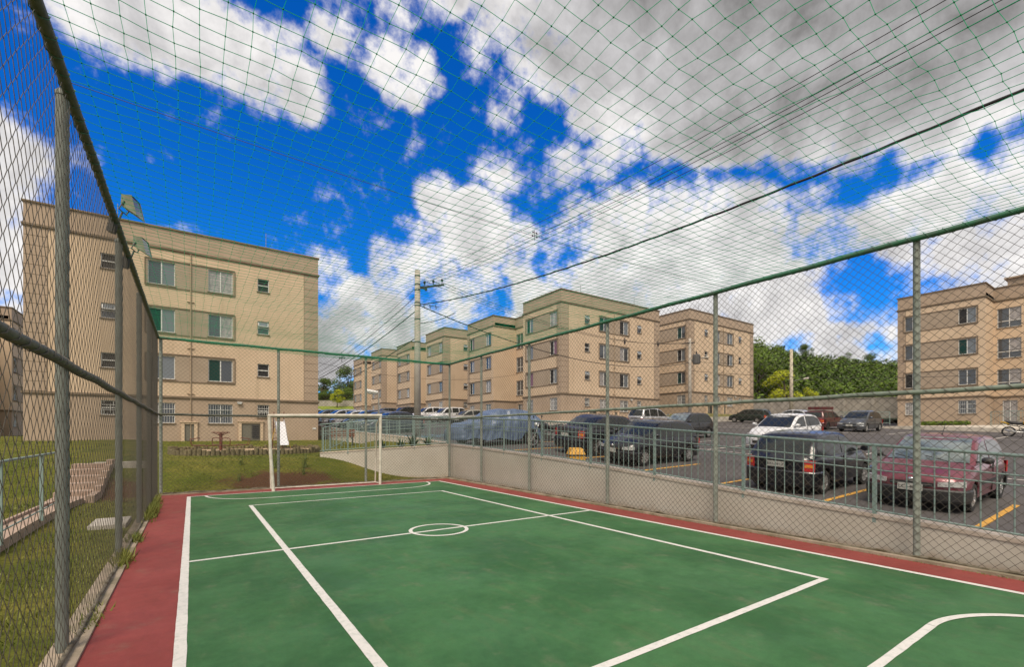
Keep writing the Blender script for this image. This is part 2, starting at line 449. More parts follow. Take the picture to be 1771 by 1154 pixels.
# concrete edge under the chain link
b = MB()
b.box(7.42,7.62,-1.5,15.1,-.25,.035); b.box(-.86,-.66,-1.5,15.1,-.25,.02); b.box(-.86,7.62,14.93,15.1,-.25,.03)
struct(b.build('court_kerb', mat('kerb_concrete', (.36,.29,.22), .9, var=(.20,.17,.11), vscale=3, bump=.4, bscale=40)))
# parking bay lines
YEL = mat('yellow_bay_paint', (.62,.33,.045), .7, var=(.45,.25,.06), vscale=9)
WHL = mat('white_bay_paint', (.55,.50,.45), .7, var=(.34,.31,.29), vscale=6)
BLU = mat('blue_bay_paint', (.16,.36,.50), .7, var=(.10,.22,.30), vscale=5)
b = MB()
def bay(x0, x1, y, w=.11, m=0, dz=.005, n=4):
    for i in range(n):
        a, c = x0+(x1-x0)*i/n, x0+(x1-x0)*(i+1)/n
        b.quad(*[(x, yy, lot_z(x, yy)+dz+.004) for x, yy in ((a,y-w/2),(c,y-w/2),(c,y+w/2),(a,y+w/2))], m)
for k in range(-4, 7): bay(8.6,14.4,2.1+2.5*k)
for k in range(-6, 14): bay(18.6,23.2,2.4+2.4*k, m=1 if k > 1 else 0)
for k in range(-5, 12): bay(36.5,41.2,1.4+2.4*k, m=1)
for y0 in (23.3,25.7): 
    for i in range(5): bay(9.6+i*.75,10.1+i*.75,y0+.6,1.0,2)
for (a, c) in ((18.55,18.66),(36.4,36.5),(13.6,13.7)):
    for j in range(20): 
        y0 = -12+j*2.4
        b.quad(*[(x, yy, lot_z(x, yy)+.009) for x, yy in ((a,y0),(c,y0),(c,y0+2.4),(a,y0+2.4))], 1) if a > 14 else None
struct(b.build('parking_bay_markings', [YEL, WHL, BLU]))
# raised aprons the buildings stand on
GRASSB = mat('bank_grass', (.12,.12,.03), .95, var=(.17,.15,.045), vscale=1.4, bump=.8, bscale=14)
def apron(name, x0, x1, y0, y1, g, m_top, kerb, slope=1.2, gr=True):
    b = MB()
    P = [(x0,y0),(x1,y0),(x1,y1),(x0,y1)]
    Q = [(x0+slope,y0+slope),(x1-slope,y0+slope),(x1-slope,y1-slope),(x0+slope,y1-slope)]
    for i in range(4):
        j = (i+1) % 4; n = 12
        for k in range(n):
            a = Vector(P[i]).lerp(Vector(P[j]), k/n); c = Vector(P[i]).lerp(Vector(P[j]), (k+1)/n)
            qa = Vector(Q[i]).lerp(Vector(Q[j]), k/n); qc = Vector(Q[i]).lerp(Vector(Q[j]), (k+1)/n)
            za = min(g-.02, lot_z(*a)+kerb); zc = min(g-.02, lot_z(*c)+kerb)
            b.quad((a.x,a.y,lot_z(*a)-.3),(c.x,c.y,lot_z(*c)-.3),(c.x,c.y,zc),(a.x,a.y,za),0)
            b.quad((a.x,a.y,za),(c.x,c.y,zc),(qc.x,qc.y,g),(qa.x,qa.y,g),1)
    b.quad(*[(x,y,g) for x, y in Q], 1)
    return struct(b.build(name, [PALEC, m_top], fix=True))
BASE = dict(A=2.73, B=3.70, C=4.50, D=3.93, E=2.28)
apron('pavement', 26.2,45.2,30.9,53.5,BASE['A']+.0,PALEC,.5,.5)
apron('pavement', 26.2,45,54.0,77.5,BASE['B'],PALEC,.5,.6)
apron('pavement', 26.2,45,78.2,101,BASE['C'],PALEC,.6,.6)
apron('pavement', 45.6,64,30.0,53.5,BASE['D'],GRASSB,.55,1.9)
apron('pavement', 53.2,72,-4.5,18.5,BASE['E']+.0,PALEC,.35,.6)
# ------------------------------------------------------------------ chain link fences
POSTM = mat('grey_green_post_paint', (.29,.315,.275), .55, var=(.205,.225,.195), vscale=7, bump=.1, bscale=30)
TOPM = mat('green_top_rail_paint', (.030,.140,.072), .5, var=(.055,.105,.07), vscale=6)
RAILM = mat('weathered_rail_paint', (.21,.25,.20), .55, var=(.13,.15,.125), vscale=8)
DRAIL = mat('dark_rail_paint', (.052,.058,.042), .6, var=(.10,.10,.075), vscale=12)
WIRE = mat('dark_fence_wire', (.105,.092,.075), .55, metal=.1)
FH = 4.06
def zigzag(o, u, n, L, H, cell, r, z0=.03, sides=3):
    """woven chain link as zigzag wires; o origin, u unit along the fence, n its normal"""
    hw = cell/2; rows = int(H/hw); nw = int(L/hw)
    V = []; Fc = []
    ang = np.arange(sides)*2*np.pi/sides
    ux, uy = u; nx, ny = n
    k = np.arange(rows+1)
    z = z0+k*hw
    base = 0
    rng = np.random.default_rng(3)
    ring = np.stack([np.cos(ang)*r, np.sin(ang)*r], 1)
    idx = np.arange(rows)[:, None]*sides+np.arange(sides)[None, :]
    idn = np.arange(rows)[:, None]*sides+(np.arange(sides)[None, :]+1) % sides
    F0 = np.stack([idx, idn, idn+sides, idx+sides], -1).reshape(-1, 4)
    for w in range(nw):
        t = w*hw+np.where((k+w) % 2 == 0, .0, hw)
        t = t+.004*np.sin(z*3+w*.37)
        dep = np.where((k+w) % 2 == 0, 1., -1.)*r*.9+.006*np.sin(w*.05)*np.sin(z*1.3)
        c = np.stack([o[0]+ux*t+nx*dep, o[1]+uy*t+ny*dep, z+.003*np.sin(w*1.7+k*.9)], 1)
        # ring lies across the wire: along u and along n
        vv = c[:, None, :]+ring[None, :, 0:1]*np.array([ux, uy, .0])*1.25+ring[None, :, 1:2]*np.array([nx, ny, 0.])
        V.append(vv.reshape(-1, 3)); Fc.append(F0+base); base += (rows+1)*sides
    return np.concatenate(V), np.concatenate(Fc)
POSTL = mat('shaded_green_post_paint', (.165,.185,.165), .6, var=(.115,.13,.118), vscale=7, bump=.1, bscale=30)  # darker copy of the post paint, shade of the left posts put into colour
def post_mesh(h, r=.038, m=None):
    b = MB(); b.tube([(0,0,0),(0,0,h)], r, 14); b.lathe([(r+.004,h-.02),(r+.004,h+.006),(r*.6,h+.03),(.001,h+.036)], 14, axis='z')
    o = b.build('post', m or POSTM, smooth=False, angle=40); return o
def fence(name, label, a, bb, posts, midz, n, topm, midm, base_z=.03, r=.0027, cell=.105, pm=None):
    a = Vector(a); bb = Vector(bb); L = (bb-a).length; u = (bb-a).normalized()
    f = thing(name, label, 'fence', (a.x, a.y, 0), group='chain link fences round the court')
    V, F = zigzag((0, 0), (u.x, u.y), n, L, FH-.06, cell, r, base_z)
    link('chain_link_mesh', npmesh('chain_link_mesh', V, F, WIRE), f)
    p0 = None
    for t in posts:
        if p0 is None: p0 = post_mesh(FH, m=pm or POSTM); p0.parent = f; p = p0
        else: p = dup(p0, f)
        p.location = (u.x*t-n[0]*.042, u.y*t-n[1]*.042, 0)
    def rail(z, rr, m, nm, jig=.006):
        b = MB(); k = int(L/.5)+1
        pts = [(u.x*L*i/k, u.y*L*i/k, z+jig*math.sin(i*1.9)+(0)) for i in range(k+1)]
        b.tube(pts, rr, 12)
        b.build(nm, m, f, smooth=True)
    rail(FH, .036, topm, 'top_rail'); rail(midz, .03, midm, 'middle_rail')
    # wire lacing that winds the mesh onto the rails
    for nm, z, rr in (('top_lacing', FH, .041), ('middle_lacing', midz, .035)):
        b = MB(); k = int(L/.03)
        pts = [(u.x*L*i/k+n[0]*rr*math.cos(i*1.05), u.y*L*i/k+n[1]*rr*math.cos(i*1.05), z+.006*math.sin(L*i/k/.5*1.9)+rr*math.sin(i*1.05)) for i in range(k+1)]
        b.tube(pts, .0038, 4, cap=False); b.build(nm, TOPM if z == FH else WIRE, f, smooth=True)
    b = MB(); k = int(L/.25)
    b.tube([(u.x*L*i/k, u.y*L*i/k, base_z+.012+.012*math.sin(i*2.3)+.006*math.sin(i*.7)) for i in range(k+1)], .017, 8)
    b.build('bottom_rail', mat('stained_bottom_rail', (.17,.15,.11), .8, var=(.06,.045,.02), vscale=9), f, smooth=True)
    return f
XL, XR, YF = -.735, 7.52, 15.0
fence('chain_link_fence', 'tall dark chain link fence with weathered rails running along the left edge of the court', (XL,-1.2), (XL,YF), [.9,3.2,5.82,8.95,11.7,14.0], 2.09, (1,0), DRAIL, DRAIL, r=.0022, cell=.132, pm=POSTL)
fence('chain_link_fence', 'tall chain link fence with green top rail between the court and the parked cars', (XR,-1.2), (XR,YF), [.55,3.17,5.92,8.5,11.4,13.95,16.17], 2.12, (-1,0), TOPM, RAILM, r=.0030)
fence('chain_link_fence', 'tall chain link fence across the far end of the court behind the goal', (XL,YF), (XR,YF), [.06,2.80,5.34], 2.09, (0,-1), TOPM, DRAIL, r=.0030)

# ------------------------------------------------------------------ the overhead net
NETM = mat('green_nylon_cord', (.010,.32,.14), .5)
_t = NETM.node_tree; _tr = N(_t, 'ShaderNodeBsdfTranslucent'); _tr.inputs['Color'].default_value = (.012,.52,.24,1)
_mx = N(_t, 'ShaderNodeMixShader'); _mx.inputs[0].default_value = .5
_t.links.new(_t.nodes['Principled BSDF'].outputs[0], _mx.inputs[1]); _t.links.new(_tr.outputs[0], _mx.inputs[2])
_t.links.new(_mx.outputs[0], _t.nodes['Material Output'].inputs['Surface'])
def net():
    s = .127; nx = int((XR-XL)/s); y0 = -2.6; ny = int((YF-y0)/s)
    rng = np.random.default_rng(5)
    i = np.arange(nx+1); j = np.arange(ny+1)
    X = XL+(XR-XL)*i/nx; Y = y0+(YF-y0)*j/ny
    GX, GY = np.meshgrid(X, Y)                       # [j,i]
    inner = np.sin(np.pi*i/nx)[None, :]
    # the net hangs between cables at the posts
    ph = (GY-4.6)/2.72
    sag = -.05*np.abs(np.sin(np.pi*ph))-.10*inner
    GZ = FH+.01+sag*np.minimum(1, inner*4)
    jx = rng.normal(0, .0045, GX.shape)*np.minimum(1, inner*6)
    jy = rng.normal(0, .0045, GX.shape)
    # slow waves in the cords, stronger away from the corner, as the photo's right-hand cords show
    GX = GX+jx+(.004+.022*(i/nx)[None, :]**2)*np.sin(GY*4.1+np.floor(i/2)[None, :]*1.3)*np.minimum(1, inner*3)
    GY2 = GY+jy+.014*np.sin(GX*2.3+GY*.8)
    GZ = GZ+rng.normal(0, .004, GX.shape)
    P = np.stack([GX, GY2, GZ], -1)
    V = []; F = []; base = 0; r = .00185
    a = np.arange(4)*np.pi/2
    for axis in (0, 1):
        lines = P if axis == 0 else P.transpose(1, 0, 2)
        d = np.array([0, 1, 0.]) if axis == 0 else np.array([1., 0, 0])
        ring = np.cos(a)[:, None]*d[None, :]*r*.8+np.sin(a)[:, None]*np.array([0, 0, r*1.3])[None, :]
        for ln in lines:
            m = len(ln)
            V.append((ln[:, None, :]+ring[None]).reshape(-1, 3))
            ii = np.arange(m-1)[:, None]*4+np.arange(2)[None]      # a flat-laid and an upright strand per cord
            F.append(np.stack([ii, ii+2, ii+6, ii+4], -1).reshape(-1, 4)+base); base += m*4
    # knots: little boxes
    K = P.reshape(-1, 3); q = .0034
    cube = np.array([(x, y, z) for z in (-q, q) for y in (-q, q) for x in (-q, q)])
    cf = np.array(((0,2,3,1),(4,5,7,6),(0,1,5,4),(2,6,7,3),(0,4,6,2),(1,3,7,5)))
    V.append((K[:, None, :]+cube[None]).reshape(-1, 3))
    F.append((np.arange(len(K))[:, None, None]*8+cf[None]).reshape(-1, 4)+base)
    t = thing('overhead_net', 'green nylon ball net stretched flat over the whole court', 'net', (0,0,0))
    link('net_cords', npmesh('net_cords', np.concatenate(V), np.concatenate(F), NETM), t)
    CAB = mat('steel_net_cable', (.06,.07,.065), .5, metal=.4)
    for y in (4.45,):
        b = MB(); k = 24
        b.tube([(XL+(XR-XL)*i/k, y, FH+.005-.10*math.sin(math.pi*i/k)) for i in range(k+1)], .0024, 5, cap=False)
        b.build('net_cable', CAB, t, smooth=True)
net()

# ------------------------------------------------------------------ goal
GOALM = mat('chipped_white_goal_paint', (.66,.62,.54), .5, var=(.50,.45,.37), vscale=6, bump=.1, bscale=40)
g = thing('football_goal', 'white steel football goal frame with a leaning left post at the far end', 'goal', (0,14.33,0))
def gb(name, pts, r, n=14): b = MB(); b.tube(pts, r, n); return b.build(name, GOALM, g, angle=50)
gb('goal_post', [(1.84,-.03,0),(1.775,0,1.0),(1.735,0,2.085)], .043)
gb('goal_post', [(4.87,.12,0),(4.885,.12,2.16)], .043)
gb('crossbar', [(1.70,0,2.085),(3.3,.06,2.13),(4.92,.12,2.165)], .045)
gb('rear_stay', [(4.87,.10,2.12),(4.86,.42,1.9),(4.84,.50,.03)], .022, 10)
gb('rear_stay', [(1.74,.04,2.04),(1.80,.42,1.85),(1.84,.5,.03)], .022, 10)
gb('ground_bar', [(1.84,-.02,.03),(1.84,.5,.03),(4.84,.5,.03),(4.87,.1,.03)], .02, 10)

# ------------------------------------------------------------------ retaining walls
def wall_run(name, label, P, tops, th, side, capw=.0):
    """wall along the polyline P with per-point top heights; side = unit-ish offset of its back"""
    o = thing(name, label, 'wall', (P[0][0], P[0][1], 0))
    ox, oy = P[0][0], P[0][1]
    b = MB(); c = MB(); n = len(P)
    for i in range(n-1):
        (x0,y0), (x1,y1) = P[i], P[i+1]; z0, z1 = tops[i], tops[i+1]
        x0 -= ox; x1 -= ox; y0 -= oy; y1 -= oy
        (sx, sy), (tx, ty) = (side(i), side(i+1)) if callable(side) else (side, side)
        b.quad((x0,y0,-.3),(x1,y1,-.3),(x1,y1,z1-.03),(x0,y0,z0-.03))
        b.quad((x1+tx*th,y1+ty*th,-.3),(x0+sx*th,y0+sy*th,-.3),(x0+sx*th,y0+sy*th,z0-.03),(x1+tx*th,y1+ty*th,z1-.03))
        e = .015
        fa, fb = (x0-sx*e,y0-sy*e), (x1-tx*e,y1-ty*e); ra, rb = (x0+sx*(th+e),y0+sy*(th+e)), (x1+tx*(th+e),y1+ty*(th+e))
        c.quad((*fa,z0-.05),(*fb,z1-.05),(*fb,z1),(*fa,z0)); c.quad((*rb,z1-.05),(*ra,z0-.05),(*ra,z0),(*rb,z1))
        c.quad((*fa,z0),(*fb,z1),(*rb,z1),(*ra,z0)); c.quad((*ra,z0-.05),(*rb,z1-.05),(*fb,z1-.05),(*fa,z0-.05))
    for i in (0, n-1):
        (x0,y0) = P[i]; x0 -= ox; y0 -= oy; sx, sy = side(i) if callable(side) else side; z0 = tops[i]
        b.quad((x0,y0,-.3),(x0+sx*th,y0+sy*th,-.3),(x0+sx*th,y0+sy*th,z0-.03),(x0,y0,z0-.03))
        e = .015
        c.quad((x0-sx*e,y0-sy*e,z0-.05),(x0+sx*(th+e),y0+sy*(th+e),z0-.05),(x0+sx*(th+e),y0+sy*(th+e),z0),(x0-sx*e,y0-sy*e,z0))
    b.build('wall_body', WALLP, o); c.build('coping', COPE, o)
    return o
WX = 7.76
wy = [-6+ .75*i for i in range(29)]
wy = [y for y in wy if y < 15.3]+[15.45]
wall_run('retaining_wall', 'long beige retaining wall with pale coping below the car park railing', [(WX,y) for y in wy], [interp(y, WALLTOP) for y in wy], .34, (1,0))
NP = 9
wall_run('retaining_wall', 'slanting beige retaining wall behind the right end of the far fence', [tuple(Vector((WX,15.47)).lerp(W1, i/NP)) for i in range(NP+1)], [1.21+(.90-1.21)*i/NP for i in range(NP+1)], .22, (-WN.x,-WN.y))
ey = [15.9+1.2*i for i in range(50)]
wall_run('retaining_wall', 'low pale wall edging the car park beyond the slanting wall', [(8.02,y) for y in ey], [interp(y, WALLTOP) for y in ey], .22, (1,0))

# ------------------------------------------------------------------ railings
RAILG = mat('grey_teal_railing_paint', (.20,.285,.265), .45, var=(.245,.32,.30), vscale=5)
def railing(name, label, P, Z, h, post_at, spacing=.14, group='painted steel railings', rails=((1.,.021),(.76,.0105),(.64,.0105),(.05,.014)), foot=.12, maxb=100):
    """P: polyline of (x,y), Z: base heights. Balusters and posts are parts; rails follow the slope."""
    o = thing(name, label, 'railing', (P[0][0], P[0][1], 0), group=group)
    ox, oy = P[0]
    L = [0.]
    for i in range(1, len(P)): L.append(L[-1]+math.dist(P[i-1], P[i]))
    def at(s):
        for i in range(len(P)-1):
            if s <= L[i+1] or i == len(P)-2:
                f = (s-L[i])/(L[i+1]-L[i]); 
                return P[i][0]+(P[i+1][0]-P[i][0])*f-ox, P[i][1]+(P[i+1][1]-P[i][1])*f-oy, Z[i]+(Z[i+1]-Z[i])*f
    for f, r in rails:
        b = MB(); k = max(2, int(L[-1]/.6)); pts = []
        for i in range(k+1): x, y, z = at(L[-1]*i/k); pts.append((x, y, z+h*f))
        b.tube(pts, r, 8); b.build('rail', RAILG, o, smooth=True)
    p0 = b0 = None
    ps = [i*post_at for i in range(int(L[-1]/post_at)+1)]
    for s in ps:
        x, y, z = at(s)
        if p0 is None: b = MB(); b.box(-.022,.022,-.022,.022,-foot,h-.012); p0 = b.build('post', RAILG, o)
        else: p0 = dup(p0, o)
        p0.location = (x, y, z)
    k = int(L[-1]/spacing); cnt = 0
    for i in range(k+1):
        s = i*spacing+.07
        if s > L[-1] or min(abs(s-q) for q in ps) < .05: continue
        cnt += 1
        if cnt > maxb: break
        x, y, z = at(s)
        if b0 is None: b = MB(); b.tube([(0,0,h*.05),(0,0,h*.985)], .0085, 6, cap=False); b0 = b.build('baluster', RAILG, o, smooth=True)
        else: b0 = dup(b0, o)
        b0.location = (x, y, z)
    return o
ry = [-.6+ .5*i for i in range(33)]; ry = [y for y in ry if y < 15.5]+[15.5]
ry.reverse()
railing('steel_railing', 'long grey-teal steel railing on top of the right retaining wall in front of the cars', [(WX+.02,y) for y in ry], [interp(y, WALLTOP)+.0 for y in ry], .95, 1.86, .14)
q = [tuple(Vector((WX,15.5)).lerp(W1, i/6)) for i in range(7)]
railing('steel_railing', 'grey-teal steel railing on the slanting wall at the far right corner of the court', q, [1.21+(.90-1.21)*i/6 for i in range(7)], 1.03, 1.24, .14)
railing('steel_railing', 'grey-teal ramp railing climbing towards the car park behind the planted strip', [(4.3,19.6),(6.0,23.4),(7.7,27.2)], [.82,1.1,1.55], 1.0, 1.39, .34)
railing('steel_railing', 'thin grey-teal railing along the car park edge beside the utility pole', [(8.1,16.2),(8.1,20),(8.1,26),(8.1,30)], [interp(y, WALLTOP) for y in (16.2,20,26,30)], .95, 1.7, .15)
railing('steel_railing', 'light green railing in front of the far boundary wall beside the right apartment block', [(54.9,16.3),(54.9,22.8)], [2.55,2.75], 1.1, 1.85, .16)
railing('steel_railing', 'pale railing at the entrance of the right apartment block behind the motorcycle', [(53.9,9.3),(53.9,3.0)], [2.28,2.28], 1.1, 1.57, .14)
# handrail beside the concrete path on the left lawn
railing('handrail', 'short green handrail beside the concrete path on the left lawn', [(-2.08,6.8),(-2.08,9.1),(-2.08,12.9)], [.22,.25,.27], .98, 2.03, 9, rails=((1.,.02),(.06,.012)), group=None)
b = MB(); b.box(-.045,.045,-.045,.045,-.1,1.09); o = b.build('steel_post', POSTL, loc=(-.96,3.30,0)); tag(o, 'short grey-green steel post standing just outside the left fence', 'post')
# ------------------------------------------------------------------ apartment buildings
BEIGE = mat('beige_stucco', (.62,.475,.335), .9, var=(.565,.428,.297), vscale=.5, bump=.25, bscale=45, streak=(.40,.30,.20))
TAUPE = mat('taupe_stucco', (.425,.325,.240), .9, var=(.375,.285,.208), vscale=.6, bump=.25, bscale=45, streak=(.30,.225,.155))
DTRIM = mat('brown_trim', (.235,.175,.120), .85, var=(.18,.135,.09), vscale=2)
BAND = mat('window_band_stucco', (.385,.305,.23), .9, var=(.34,.268,.20), vscale=.8, bump=.2, bscale=45)
REVEAL = mat('window_reveal', (.33,.26,.19), .9)
ALU = mat('white_aluminium', (.62,.62,.60), .4, spec=.6)
GLASSW = mat('window_glass', (.045,.055,.068), .06, spec=1.0)
GLASS2 = mat('pale_window_glass', (.13,.15,.17), .12, spec=1.0)
CURT = mat('curtain_behind_glass', (.36,.34,.33), .25, var=(.22,.21,.22), vscale=6, spec=.9)
DARKIN = mat('dark_interior', (.012,.011,.012), .6)
TEAL = mat('teal_shutter', (.022,.085,.078), .45)
PURP = mat('mauve_curtain', (.20,.10,.16), .6)
ROOFM = mat('roof_slab_concrete', (.33,.29,.25), .9, var=(.24,.21,.18), vscale=.7)
PROTO = {}
PANES = [(DARKIN,GLASS2),(GLASSW,GLASS2),(CURT,GLASSW),(GLASSW,GLASSW),(GLASSW,CURT),(DARKIN,PURP),(CURT,CURT),('S',GLASS2),('S',GLASSW)]
def window_proto(kind, w, h, v, bars):
    key = (kind, round(w,2), round(h,2), v, bars)
    if key in PROTO: return PROTO[key]
    b = MB(); t = .042
    def bar(x0, x1, z0, z1, d=.05, m=0): b.box(x0, x1, -d, 0, z0, z1, m)
    bar(0,t,0,h); bar(w-t,w,0,h); bar(t,w-t,0,t); bar(t,w-t,h-t,h)
    c = MB()
    if kind == 'small':
        bar(t,w-t,h*.5-.03,h*.5+.03,.055)
        c.quad((t,-.012,t),(w-t,-.012,t),(w-t,-.012,h*.5-.03),(t,-.012,h*.5-.03),0)
        c.quad((t,-.012,h*.5+.03),(w-t,-.012,h*.5+.03),(w-t,-.012,h-t),(t,-.012,h-t),0)
        if v == 1:   # tilting sash pushed open
            z1 = h*.5+.02; zt = h-t-.02; dy = -.19
            for (x0, x1) in ((t,t+.035),(w-t-.035,w-t)): b.obox(((x0+x1)/2,-.05,zt),((x0+x1)/2,dy,z1+.06),.035,.03)
            b.obox((t,dy,z1+.06),(w-t,dy,z1+.06),.03,.05); b.obox((t,-.05,zt),(w-t,-.05,zt),.03,.03)
            c.quad((t+.03,dy,z1+.06),(w-t-.03,dy,z1+.06),(w-t-.03,-.05,zt),(t+.03,-.05,zt),1)
        mats = [GLASSW if v else DARKIN, GLASS2]
    elif kind == 'stair':
        bar(t,w-t,h*.33-.03,h*.33+.03); bar(w/2-.028,w/2+.028,t,h*.33-.03,.048); bar(w/2-.028,w/2+.028,h*.33+.03,h-t,.048)
        c.quad((t,-.012,t),(w-t,-.012,t),(w-t,-.012,h*.33),(t,-.012,h*.33),0)
        c.quad((t,-.012,h*.33),(w/2,-.012,h*.33),(w/2,-.012,h-t),(t,-.012,h-t),0)
        c.quad((w/2,-.012,h*.33),(w-t,-.012,h*.33),(w-t,-.012,h-t),(w/2,-.012,h-t),1)
        mats = [GLASSW, CURT if v % 2 else GLASSW]
    else:
        bar(w/2-.03,w/2+.03,t,h-t,.055)
        L, Rr = PANES[v]
        for (x0, x1, q) in ((t,w/2,0),(w/2,w-t,1)):
            if (L, Rr)[q] == 'S':
                n = 11
                for i in range(n):
                    z = t+(h-2*t)*(i+.5)/n
                    c.quad((x0,-.008,z-.058),(x1,-.008,z-.058),(x1,-.040,z+.045),(x0,-.040,z+.045),q)
                c.quad((x0,-.004,t),(x1,-.004,t),(x1,-.004,h-t),(x0,-.004,h-t),2)
            else: c.quad((x0,-.012-.012*q,t),(x1,-.012-.012*q,t),(x1,-.012-.012*q,h-t),(x0,-.012-.012*q,h-t),q)
        mats = [TEAL if L == 'S' else L, Rr, DARKIN]
    b.box(-.05,w+.05,-.17,-.005,-.055,-.003,1)                      # sill
    if bars:
        n = max(4, int(w/.115))
        for i in range(1, n): b.tube([(w*i/n,-.075,0),(w*i/n,-.075,h)], .009, 5, 0, cap=False)
        for z in (.02, h*.36, h*.7, h-.02): b.box(.01,w-.01,-.084,-.066,z-.012,z+.012)
    o = b.build('window', [ALU, DTRIM]); p = c.build('pane', mats, o)
    PROTO[key] = [o, p, False]
    return PROTO[key]
def put_window(parent, kind, w, h, v, bars, loc, rz):
    P = window_proto(kind, w, h, v, bars)
    if not P[2]: o = P[0]; P[2] = True
    else:
        o = P[0].copy(); COL.objects.link(o); c = P[1].copy(); COL.objects.link(c); c.parent = o
    o.parent = parent; o.location = loc; o.rotation_euler = (0, 0, rz)
FL = 2.67; ZC1, ZC2, ZR = 2.54, 10.98, 12.1
def wall_face(mb, p0, p1, ops, bands, quoins, zt=ZR, zb=-.6, dep=.13):
    """wall between p0 and p1 (outward on the right-hand side) with real recessed openings"""
    p0 = Vector(p0); p1 = Vector(p1); d = (p1-p0).normalized(); n = Vector((d.y, -d.x)); L = (p1-p0).length
    ss = {0, L}; zz = {zb, ZC1, ZC2, zt}
    for (a, c, z0, z1) in ops: ss |= {a, c}; zz |= {z0, z1}
    for (a, c, z0, z1) in bands: ss |= {a, c}; zz |= {z0, z1}
    for (a, c) in quoins: ss |= {a, c}
    ss = sorted(s for s in ss if 0 <= s <= L); zz = sorted(zz)
    P = lambda s, z, o=0: (p0.x+d.x*s-n.x*o, p0.y+d.y*s-n.y*o, z)
    for i in range(len(ss)-1):
        for j in range(len(zz)-1):
            s, z = (ss[i]+ss[i+1])/2, (zz[j]+zz[j+1])/2
            if ss[i+1]-ss[i] < 1e-6 or zz[j+1]-zz[j] < 1e-6: continue
            if any(a < s < c and z0 < z < z1 for (a, c, z0, z1) in ops): continue
            m = 1 if (z < ZC1 or z > ZC2) else 0
            if any(a < s < c and z0 < z < z1 for (a, c, z0, z1) in bands): m = 2
            if any(a < s < c for (a, c) in quoins) and ZC1 < z < ZC2: m = 1
            mb.quad(P(ss[i],zz[j]), P(ss[i+1],zz[j]), P(ss[i+1],zz[j+1]), P(ss[i],zz[j+1]), m)
    for (a, c, z0, z1) in ops:
        mb.quad(P(a,z0),P(a,z0,dep),P(a,z1,dep),P(a,z1),3); mb.quad(P(c,z0,dep),P(c,z0),P(c,z1),P(c,z1,dep),3)
        mb.quad(P(a,z1),P(a,z1,dep),P(c,z1,dep),P(c,z1),3); mb.quad(P(a,z0,dep),P(a,z0),P(c,z0),P(c,z0,dep),3)
    return P, d, n
def offset(poly, e):
    k = len(poly); out = []
    for i in range(k):
        a, b_, c = Vector(poly[i-1]), Vector(poly[i]), Vector(poly[(i+1) % k])
        d1 = (b_-a).normalized(); d2 = (c-b_).normalized()
        out.append(b_+Vector((d1.y,-d1.x))*e+Vector((d2.y,-d2.x))*e)
    return out
def ring(mb, poly, e, z0, z1, inn=.0, m=0):
    A = offset(poly, -inn); B = offset(poly, e); k = len(poly)
    for i in range(k):
        j = (i+1) % k
        mb.quad((*B[i],z0),(*B[j],z0),(*B[j],z1),(*B[i],z1),m)
        mb.quad((*B[i],z1),(*B[j],z1),(*A[j],z1),(*A[i],z1),m)
        mb.quad((*A[i],z0),(*A[j],z0),(*B[j],z0),(*B[i],z0),m)
        if inn: mb.quad((*A[j],z0),(*A[i],z0),(*A[i],z1),(*A[j],z1),m)
BW, BD, WING, REC = 13.9, 17.6, 5.95, 3.0
